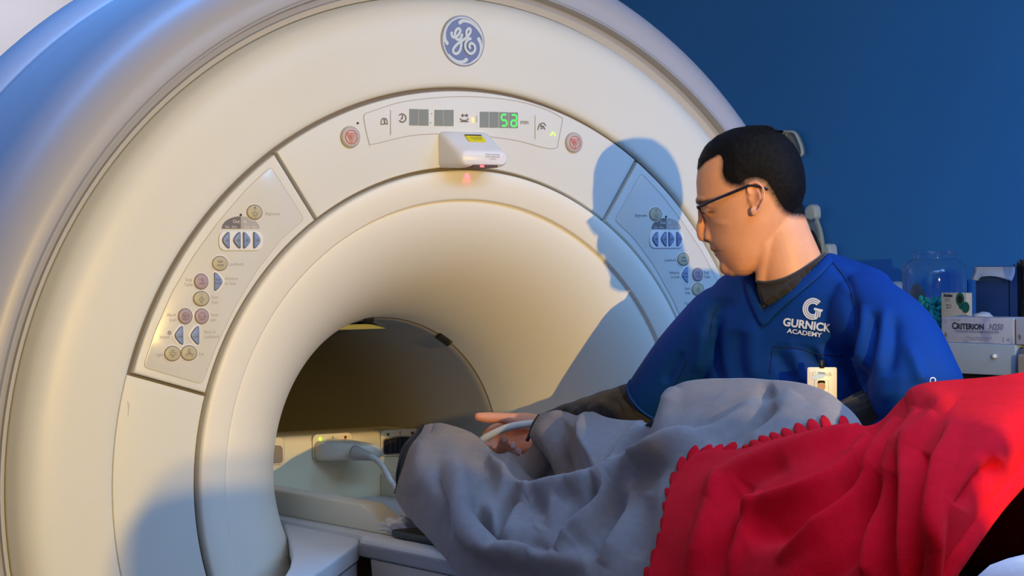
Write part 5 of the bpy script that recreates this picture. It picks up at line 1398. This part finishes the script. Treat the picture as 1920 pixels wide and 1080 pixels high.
# cut the shirt's neck opening: rounded edge seen from the front
def cut(o, test):
    me_ = o.data; C_ = co_arr(me_); N_ = no_arr(me_); P, z = project(C_)
    kill = test(P[:, 0], P[:, 1], C_, N_, z)
    bm_ = bmesh.new(); bm_.from_mesh(me_); bm_.verts.ensure_lookup_table()
    bmesh.ops.delete(bm_, geom=[bm_.verts[i] for i in np.where(kill)[0]], context='VERTS'); bm_.to_mesh(me_); bm_.free(); me_.update()
sf = [([(1345, 590), (1336, 640), (1340, 690), (1352, 720)], 8, -.014), ([(1318, 610), (1312, 660), (1305, 700)], 8, .006),
      ([(1592, 545), (1600, 600), (1590, 660), (1600, 710), (1625, 745)], 9, -.016), ([(1640, 585), (1632, 630), (1622, 690), (1612, 720)], 8, -.014), ([(1618, 570), (1615, 630), (1606, 690)], 8, .010),
      ([(1675, 590), (1672, 650), (1660, 705)], 10, -.010), ([(1700, 640), (1720, 690), (1735, 720)], 9, .008), ([(1660, 570), (1655, 640), (1645, 700)], 9, .008),
      ([(1450, 655), (1470, 690), (1490, 720)], 9, -.008), ([(1510, 660), (1540, 690), (1560, 720)], 9, -.009), ([(1545, 640), (1570, 680), (1585, 720)], 8, -.010), ([(1530, 650), (1556, 685), (1575, 725)], 7, .007),
      ([(1385, 620), (1380, 670), (1390, 720)], 12, -.007), ([(1410, 600), (1408, 660), (1418, 720)], 12, .006), ([(1370, 560), (1350, 580), (1325, 600)], 8, -.005),
      ([(1480, 640), (1500, 690), (1505, 720)], 8, .006), ([(1556, 495), (1585, 520), (1600, 550)], 5, -.005), ([(1280, 660), (1260, 690), (1245, 720)], 6, -.006),
      ([(1440, 650), (1500, 652), (1530, 660), (1580, 662)], 3, -.003)]
def scrub_parts(k=1.0):
    L_ = [torso(1.03)]
    L_.append(limb([SH_R+UZ*-.012, SH_R.lerp(EL_R, .45), SH_R.lerp(EL_R, .90)], [.068, .064, .054], 8, 30))
    L_.append(limb([SH_L-UZ*.012-TX*.02, SH_L.lerp(EL_L, .35)+TX*.003, SH_L.lerp(EL_L, .70)+TX*.004, SH_L.lerp(EL_L, 1.0)+TX*.006], [.074, .078, .082, .080], 8, 30))
    L_.append(limb([P3(1505, 520, 4.05), P3(1560, 528, 4.01), P3(1625, 560, 3.94)], [.045, .050, .055], 6, 26))
    L_.append(limb([P3(1535, 515, 4.05), P3(1560, 520, 4.05)], [.034, .036], 4, 24))
    L_.append(limb([P3(1455, 575, 4.06), P3(1410, 585, 4.09), P3(1365, 605, 4.11)], [.050, .052, .056], 6, 26))
    return L_
scr = cloth_vox('scrub_top', scrub_parts(), 0.0045, 7, m_scrub, sf, 0.003, 11)
# sleeve mouth open at his right elbow
ax_r = np.array((EL_R-SH_R).normalized()); len_r = (EL_R-SH_R).length
def sleeve_open(o):
    bm_ = bmesh.new(); bm_.from_mesh(o.data)
    pt = SH_R.lerp(EL_R, .93); nrm = Vector(ax_r)
    def near(c):
        t = (c-SH_R).dot(nrm); return len_r*.7 < t < len_r*1.3 and (c-SH_R-nrm*t).length < .10
    fs_ = [f for f in bm_.faces if all(near(v.co) for v in f.verts)]
    g = set(fs_) | {v for f in fs_ for v in f.verts} | {e for f in fs_ for e in f.edges}
    r = bmesh.ops.bisect_plane(bm_, geom=list(g), plane_co=pt, plane_no=nrm, clear_outer=True)
    ev_ = [e for e in r['geom_cut'] if isinstance(e, bmesh.types.BMEdge)]
    pts = [e.verts[0].co.copy() for e in ev_]
    bm_.to_mesh(o.data); bm_.free(); o.data.update()
    c = sum(pts, Vector())/len(pts); a = (pts[0]-c).normalized(); b = nrm.cross(a)
    pts.sort(key=lambda p: math.atan2((p-c).dot(b), (p-c).dot(a)))
    pts = [c+(p-c)*1.01 for p in pts[::2]]
    V, Fc = tube_data(pts+[pts[0]], .0028, 8, False)
    TE(link('sleeve_hem', V, Fc, m_scrub))
sb = BVHTree.FromPolygons([tuple(v) for v in co_arr(scr.data)], [tuple(p.vertices) for p in scr.data.polygons])
def onscrub(px, py, off=.002):
    d = Vector(ray(px, py)).normalized(); h = sb.ray_cast(Vector(CAMP), d)
    if h[0] is None: return None
    return h[0]+h[1].normalized()*off*(1 if h[1].dot(d) < 0 else -1)
# keep the body and the undershirt just inside the scrub top
skipz = [(1370, 100), (1370, 480), (1408, 523), (1420, 528), (1440, 530), (1475, 522), (1508, 504), (1532, 488), (1560, 465), (1620, 430), (1620, 100)]
skip2 = [(1396, 460), (1404, 530), (1410, 560), (1431, 606), (1474, 570), (1518, 532), (1560, 494), (1575, 470), (1560, 440)]
Cb = co_arr(body.data); Pb, zb2 = project(Cb); sk = inpoly(Pb[:, 0], Pb[:, 1], skipz)
sk |= inpoly(Pb[:, 0], Pb[:, 1], skip2) | (nearhead & (pyh < 526) & (pxh < 1440))
for i, c in enumerate(Cb):
    if sk[i] or c[2] < -.4: continue
    tr = float((c-np.array(SH_R))@ax_r)/len_r
    if tr > .84 and np.linalg.norm(c-np.array(SH_R)-tr*len_r*ax_r) < .10: continue
    loc, nr, _i, dd = sb.find_nearest(Vector(c))
    if loc is None or dd > .06: continue
    if (Vector(c)-loc).dot(nr) > -.013: Cb[i] = np.array(loc-nr*.014)
body.data.vertices.foreach_set('co', Cb.ravel()); body.data.update()
Cu = co_arr(und.data); Pu, _z = project(Cu); sku = inpoly(Pu[:, 0], Pu[:, 1], [(1396, 460), (1418, 525), (1422, 545), (1433, 572), (1464, 549), (1508, 512), (1548, 475), (1575, 455), (1560, 440)])
for i, c in enumerate(Cu):
    if sku[i]: continue
    tr = float((c-np.array(SH_R))@ax_r)/len_r
    if tr > .86 and np.linalg.norm(c-np.array(SH_R)-tr*len_r*ax_r) < .10: continue
    loc, nr, _i, dd = sb.find_nearest(Vector(c))
    if loc is None or dd > .06: continue
    if (Vector(c)-loc).dot(nr) > -.005: Cu[i] = np.array(loc-nr*.006)
und.data.vertices.foreach_set('co', Cu.ravel()); und.data.update()
ubv = BVHTree.FromPolygons([tuple(v) for v in Cu], [tuple(p.vertices) for p in und.data.polygons])
Cb = co_arr(body.data); vz = inpoly(Pb[:, 0], Pb[:, 1], [(1396, 522), (1420, 531), (1475, 526), (1510, 508), (1540, 490), (1590, 470), (1590, 640), (1396, 640)]) & (Cb[:, 2] > .1)
for i in np.where(vz)[0]:
    loc, nr, _i, dd = ubv.find_nearest(Vector(Cb[i]))
    if dd < .05 and (Vector(Cb[i])-loc).dot(nr) > -.004: Cb[i] = np.array(loc-nr*.005)
body.data.vertices.foreach_set('co', Cb.ravel()); body.data.update()
nl = catmull([np.array(p, float) for p in ((1404, 516), (1418, 527), (1440, 530), (1475, 522), (1508, 504), (1532, 488), (1552, 471))], 8); npt = []
for q in nl:
    d = Vector(ray(*q)).normalized(); h = ubv.ray_cast(Vector(CAMP), d)
    if h[0] is not None: npt.append(h[0]-d*.001)
TE(link('neckline', *tube_data(npt, .0032, 8), m_brown))
neckhole = [(1380, 480), (1408, 523), (1420, 528), (1440, 530), (1475, 522), (1508, 504), (1532, 488), (1552, 471), (1600, 420), (1440, 380)]
cut(und, lambda x, y, C_, N_, z: inpoly(x, y, neckhole))
vin = [(1415, 520), (1419, 545), (1425, 562), (1433, 580), (1447, 569), (1466, 554), (1488, 536), (1510, 518), (1532, 498), (1551, 479)]
vout = [(1399, 530), (1404, 555), (1414, 580), (1431, 612), (1453, 592), (1474, 573), (1497, 554), (1520, 535), (1543, 514), (1563, 491)]
hole = [(1400, 470)]+vin+[(1560, 440), (1480, 380)]
cut(scr, lambda x, y, C_, N_, z: inpoly(x, y, hole))
cut(scr, lambda x, y, C_, N_, z: (C_[:, 2] < -.40))
sleeve_open(scr)
TE(scr)
vi, vo = catmull([np.array(p, float) for p in vin], 4), catmull([np.array(p, float) for p in vout], 4)
rows = []; last = None
for a_, b_ in zip(vi, vo):
    r_ = []
    for t in np.linspace(0, 1, 5):
        q = a_*(1-t)+b_*t; h = onscrub(q[0], q[1], .0025+.0015*math.sin(t*PI))
        if h is None: h = last if last is not None else P3(q[0], q[1], 4.0)
        last = h; r_.append(np.array(h))
    rows.append(r_)
Wc = np.array(rows); o = TE(link('collar_band', Wc.reshape(-1, 3), grid_faces(len(rows), 5), m_scrub)); md = o.modifiers.new('t', 'SOLIDIFY'); md.thickness = .002
# the undershirt front filling the neck opening
def resamp(pts, n):
    a = np.array(pts); L = np.concatenate([[0], np.cumsum(np.linalg.norm(np.diff(a, axis=0), axis=1))]); L /= L[-1]
    return np.stack([np.interp(np.linspace(0, 1, n), L, a[:, k]) for k in range(3)], -1)
tp, bt = resamp([np.array(p) for p in npt], 40), resamp(Wc[:, 0], 40)
# pair the two outlines by picture column so that the weave runs down the front
rows = []
for i in range(40):
    a_, b_ = tp[i], bt[i]; r_ = []
    for t in np.linspace(-.06, 1.12, 9):
        p = a_*(1-t)+b_*t; r_.append(p-FWD*(.0035*math.sin(min(1, max(0, t))*PI))+FWD*(.004*max(0, t-.95)/.17+.001))
    rows.append(r_)
Gn = np.array(rows); TE(link('undershirt_front', Gn.reshape(-1, 3), grid_faces(40, 9), m_brown))
# stitched seams and the chest pocket
m_seam = mat('seam_blue', (0.001, 0.014, 0.10), 0.8)
def seam(pts, r=.0010, off=.0006, name='seam'):
    pp = [onscrub(x, y, off) for x, y in catmull([np.array(p, float) for p in pts], 8)]; pp = [p for p in pp if p is not None]
    if len(pp) > 2: TE(link(name, *tube_data(pp, r, 6), m_seam))
seam([(1561, 492), (1583, 520), (1600, 560), (1603, 610)]); seam([(1345, 574), (1335, 600), (1331, 630)]); seam([(1240, 752), (1270, 715), (1290, 670)])
seam([(1449, 650), (1500, 654), (1533, 664), (1582, 668)], .0012); seam([(1535, 664), (1536, 680)], .0012); seam([(1449, 650), (1444, 700)], .0009)
TE(vox('trousers', [limb([hipc+UZ*.06, hipc+UZ*.0], [.15, .15], 4, 24)]+[limb([hipc+TX*.09*s, hipc+TX*.10*s-UZ*.3, Vector((hipc.x, hipc.y, FLOOR+.09))+TX*.105*s], [.105, .085, .070], 6, 24) for s in (-1, 1)], 0.010, 4, [m_pants]))
for s in (-1, 1):
    ft = Vector((hipc.x, hipc.y, FLOOR+.048))+TX*.098*s
    TE(vox('shoe', [limb([ft-TN*.06, ft+TN*.08, ft+TN*.16-UZ*.006], [.045, .044, .036], 5, 18)], 0.006, 3, [m_dark]))
# chest print
m_logo = mat('print_white', (0.66, 0.70, 0.80), 0.6)
def on_shirt(V2, F2, off=.0022):
    out = []
    for x, y in V2:
        h = onscrub(x, y, off); out.append(h if h is not None else P3(x, y, 3.9))
    return out, F2
class PX(Fr):
    def __init__(s, ox, oy, ang, sc=1.0, shear=0): s.ox, s.oy, s.c, s.s_, s.sc = ox, oy, math.cos(ang), math.sin(ang), sc; s.n = None
    def p(s, x, y, z=0): return Vector((s.ox+(x*s.c+y*s.s_)*s.sc, s.oy+(x*s.s_-y*s.c)*s.sc, 0))
def shirt_text(tx, cx, cy, size, ang, bold, sx=1.0, name='chest_letter', gap=0.0):
    # one part per letter
    x = -len(tx)/2
    V, Fc = text_data(PX(cx, cy, ang), tx, 0, 0, size, bold=bold, sx=sx, res=4)
    # break into connected letters
    par = list(range(len(V)))
    def fd(a):
        while par[a] != a: par[a] = par[par[a]]; a = par[a]
        return a
    for f in Fc:
        for q in f[1:]: par[fd(q)] = fd(f[0])
    groups = {}
    for f in Fc: groups.setdefault(fd(f[0]), []).append(f)
    for g in groups.values():
        ids = sorted({i for f in g for i in f}); mp = {a: i for i, a in enumerate(ids)}
        W_, G2 = on_shirt([(V[i][0], V[i][1]) for i in ids], [tuple(mp[i] for i in f) for f in g])
        TE(link(name, W_, G2, m_logo, smooth=False))
shirt_text('GURNICK', 1513.5, 610, 20.5, .135, .75, .98)
shirt_text('ACADEMY', 1509, 624.5, 11.5, .135, .28, 1.20)
# big G mark made of three concentric strokes
def Gmark():
    L_ = []; c = np.array([1525.0, 579.5])
    for r in (10.4, 14.0, 17.6):
        arc = [(c[0]+r*1.02*math.cos(a), c[1]+r*1.08*math.sin(a)) for a in np.linspace(-0.72, -5.15, 26)]
        L_.append(np.array(arc))
    out = []
    for arc in L_:
        n = len(arc); V = []; Fc = []
        for i, p in enumerate(arc):
            t = arc[min(i+1, n-1)]-arc[max(i-1, 0)]; t /= np.linalg.norm(t); nn_ = np.array([-t[1], t[0]])*1.42
            V += [p+nn_, p-nn_]
        Fc = [(2*i, 2*i+1, 2*i+3, 2*i+2) for i in range(n-1)]
        out.append((V, Fc))
    out.append(([np.array(p) for p in ((1527.5, 577), (1544, 581), (1542, 585), (1526.5, 581.5))], [(0, 1, 2, 3)]))
    for k in range(3):
        x = 1531+k*4.0
        out.append(([np.array(p) for p in ((x-1.3, 583), (x+1.4, 583.5), (x-.6, 598-k*1.5), (x-3.2, 597.5-k*1.5))], [(0, 1, 2, 3)]))
    for V, Fc in out:
        W_, G2 = on_shirt([tuple(p) for p in V], Fc); TE(link('chest_mark', W_, G2, m_logo, smooth=False))
Gmark()
shirt_text('O', 1748, 714, 16, .1, .2, 1.0, 'sleeve_print')

# ID badge clipped to the pocket
bd = Fr(P3(1541, 724, 3.835), Vector(RGT), Vector(UPV)); K = 3.835/F_PX
bg = thing('id_badge', 'white photo ID badge hanging on the blue scrub pocket', 'badge', loc=tuple(bd.o))
BG = under(bg)
m_badge = mat('badge_white', (0.78, 0.74, 0.68), 0.35); m_bgrey = mat('badge_grey', (0.35, 0.35, 0.36), 0.5); m_bface = mat('badge_photo_skin', (0.55, 0.30, 0.18), 0.6)
def b2(x, y): return ((x-1541)*K, (724-y)*K)
pl_ = [b2(*p) for p in ((1513.5, 688.5), (1569, 688.5), (1569, 770), (1513.5, 770))]
BG(link('badge_card', *plate(bd, roundpoly(pl_[::-1], .004, 4), 0, .0012, .0004, 2), m_badge))
g_ = [(text_data(bd, 'Gurnick', *b2(1541, 701.5), .0105, .0016), m_bgrey), (plate(bd, roundpoly([b2(1520, 709), b2(1532, 700), b2(1548, 699), b2(1545, 708), b2(1530, 712)][::-1], .002), 0, .0018), m_dev2),
      (plate(bd, [b2(1533, 697), b2(1546, 697.5), b2(1547, 702), b2(1534, 701)][::-1], 0, .0020), m_btn_b),
      (ribbon(bd, [b2(1527, 713), b2(1553, 713), b2(1553, 745), b2(1527, 745), b2(1527, 713)], .0006, .0016), m_bgrey)]
BG(multi('badge_print', g_, smooth=False))
BG(multi('badge_photo', [(plate(bd, ellipse(b2(1540, 724), .0070, .0092, 20), 0, .0018), m_bface), (plate(bd, roundpoly([b2(1532, 719), b2(1534, 713.5), b2(1546, 713.5), b2(1548, 719), b2(1540, 717)][::-1], .002), 0, .0021), m_hair)], smooth=False))
BG(link('badge_clip', *plate(bd, rrect(-.0045, .031, .0045, .046, .002), -.002, .002), m_dark))

# ---------------------------------------------------------------- patient under the blankets
pat = thing('person', 'patient lying under the blankets on the table, only dark clothing showing at the right', 'person', loc=(0, -1.0, -0.11))
PT = under(pat)
m_shirt = mat('shirt_black', (0.012, 0.014, 0.014), 0.9, sheen=0.05, var=(7, (0.035, 0.045, 0.035), 0.5, 0.75))
zb = -0.11
pl_leg = []
for s in (-1, 1):
    x = s*.09
    pl_leg.append(limb([(x, -1.12, zb+.11), (x, -.95, zb+.13), (x, -.78, zb+.155), (x, -.62, zb+.10), (x, -.52, zb+.06), (x, -.44, zb+.045)], [.085, .078, .060, .048, .038, .032], 6, 20))
    pl_leg.append(limb([(x, -.43, zb+.038), (x+s*.05, -.40, zb+.045), (x+s*.12, -.40, zb+.050)], [.030, .028, .020], 5, 16))
tors = [limb([(0, -1.12, zb+.12), (0, -1.32, zb+.12), (0, -1.55, zb+.135), (0, -1.68, zb+.13)], [.105, .105, .118, .10], 6, 28), limb([(-.10, -1.15, zb+.11), (-.09, -1.35, zb+.11), (-.11, -1.6, zb+.12)], [.10, .095, .095], 6, 24), limb([(.10, -1.15, zb+.11), (.09, -1.35, zb+.11), (.11, -1.6, zb+.12)], [.10, .095, .095], 6, 24)]
zh = zb+.08
hd2 = [limb([(0, -1.68, zb+.13), (0, -1.80, zh+.14)], [.055, .052], 5, 20), sphere_data((0, -1.90, zh+.155), (.075, .115, .095), n=20), sphere_data((0, -1.865, zh+.215), (.050, .065, .045), n=14),
       limb([(0, -1.93, zh+.255), (0, -1.905, zh+.27), (0, -1.885, zh+.265)], [.010, .012, .011], 4, 10)]
for s in (-1, 1): hd2.append(sphere_data((s*.078, -1.89, zh+.14), (.008, .018, .028), n=10))
arm2 = []
for s in (-1, 1):
    arm2.append(limb([(s*.17, -1.62, zb+.12), (s*.215, -1.45, zb+.08), (s*.215, -1.34, zb+.07), (s*.17, -1.18, zb+.16), (s*.10, -1.12, zb+.21)], [.052, .045, .040, .032, .024], 6, 18))
    for j in range(4):
        b0 = Vector((s*(.085-.0), -1.10+.0+j*.021, zb+.222)); arm2.append(limb([Vector((s*.10, -1.11+j*.014, zb+.215)), b0, b0+Vector((-s*.035, 0, .004)), b0+Vector((-s*.055, 0, -.006))], [.014, .0095, .0085, .007], 4, 10))
    arm2.append(limb([Vector((s*.10, -1.13, zb+.215)), Vector((s*.085, -1.155, zb+.225)), Vector((s*.06, -1.165, zb+.225))], [.013, .0105, .0085], 4, 10))
m_skin2 = mat('skin_plain', (0.42, 0.22, 0.14), 0.5, sss=0.1)
PT(vox('body', pl_leg+tors+hd2+arm2, 0.007, 4, [m_skin2]))
def sc_l(l, k):
    return l
shirt = vox('shirt', [limb([(0, -1.10, zb+.125), (0, -1.32, zb+.125), (0, -1.56, zb+.14), (0, -1.70, zb+.12)], [.115, .115, .128, .10], 6, 28), limb([(-.105, -1.12, zb+.115), (-.10, -1.35, zb+.115), (-.13, -1.62, zb+.12)], [.108, .105, .105], 6, 24), limb([(.105, -1.12, zb+.115), (.10, -1.35, zb+.115), (.13, -1.62, zb+.12)], [.108, .105, .105], 6, 24),
      limb([(-.17, -1.62, zb+.12), (-.218, -1.45, zb+.085), (-.218, -1.34, zb+.075)], [.068, .058, .052], 6, 18), limb([(.17, -1.62, zb+.12), (.218, -1.45, zb+.085), (.218, -1.34, zb+.075)], [.068, .058, .052], 6, 18)], 0.007, 5, [m_shirt])
PT(shirt)
hr = vox('hair', [sphere_data((0, -1.925, zh+.145), (.088, .112, .098), n=20), limb([(-.06, -1.90, zh+.11), (-.12, -1.80, zb+.15), (-.16, -1.70, zb+.14)], [.05, .045, .03], 6, 16), limb([(.06, -1.90, zh+.11), (.12, -1.80, zb+.15), (.16, -1.70, zb+.14)], [.05, .045, .03], 6, 16)], 0.007, 3, [m_hair])
PT(hr)
rbvh = BVHTree.FromPolygons([tuple(v) for v in RW.reshape(-1, 3)], grid_faces(*RW.shape[:2]))
for o in pat.children:
    if o.type != 'MESH': continue
    C_ = co_arr(o.data)
    for i, c in enumerate(C_):
        d = Vector(c)-Vector(CAMP); L_ = d.length; d /= L_; need = 0; hit = False
        for bv in (gbvh, rbvh):
            h = bv.ray_cast(Vector(CAMP), d)
            if h[0] is not None: need = max(need, h[3]+.012); hit = True
        if hit and L_ < need: C_[i] = np.array(Vector(CAMP)+d*need)
    o.data.vertices.foreach_set('co', C_.ravel()); o.data.update()
# white sheet over the head end of the table
V, Fc = [], []
yy_ = np.linspace(-2.36, -1.50, 40); xx_ = np.linspace(-.30, .30, 40)
for y in yy_:
    for x in xx_:
        z = zb+.010+.004*noise.noise(Vector((x*9, y*9, 0)))
        if abs(x) > .262: z -= (abs(x)-.262)*3.2
        V.append((max(-.281, min(.281, x)) , y, z))
o = link('bed_sheet', V, grid_faces(40, 40), mat('sheet_white', (0.60, 0.60, 0.66), 0.9, bump=(60, .2, .004))); o.modifiers.new('t', 'SOLIDIFY').thickness = .003
tag(o, 'pale sheet covering the head end of the table, under the pillow', 'sheet')

# pillow
bm = bmesh.new(); bmesh.ops.create_cube(bm, size=2); bmesh.ops.subdivide_edges(bm, edges=list(bm.edges), cuts=15, use_grid_fill=True)
for v in bm.verts:
    x, y, z = v.co; f = (1-abs(x)**4)*(1-abs(y)**4)
    th_ = .022+.050*f**.35
    v.co = Vector((-.025+x*.275*(1-.04*y*y), -1.90+y*.325*(1-.04*x*x), -.030+z*th_*(1 if z > 0 else .9)+(.010*(-y) if z > 0 else 0)))
pw = link_bm('pillow', bm, mat('pillow_white', (0.62, 0.62, 0.68), 0.9, bump=(50, .25, .004)), smooth=True)
tag(pw, 'pale lavender-white pillow at the lower right corner, below the open edge of the red blanket', 'pillow')
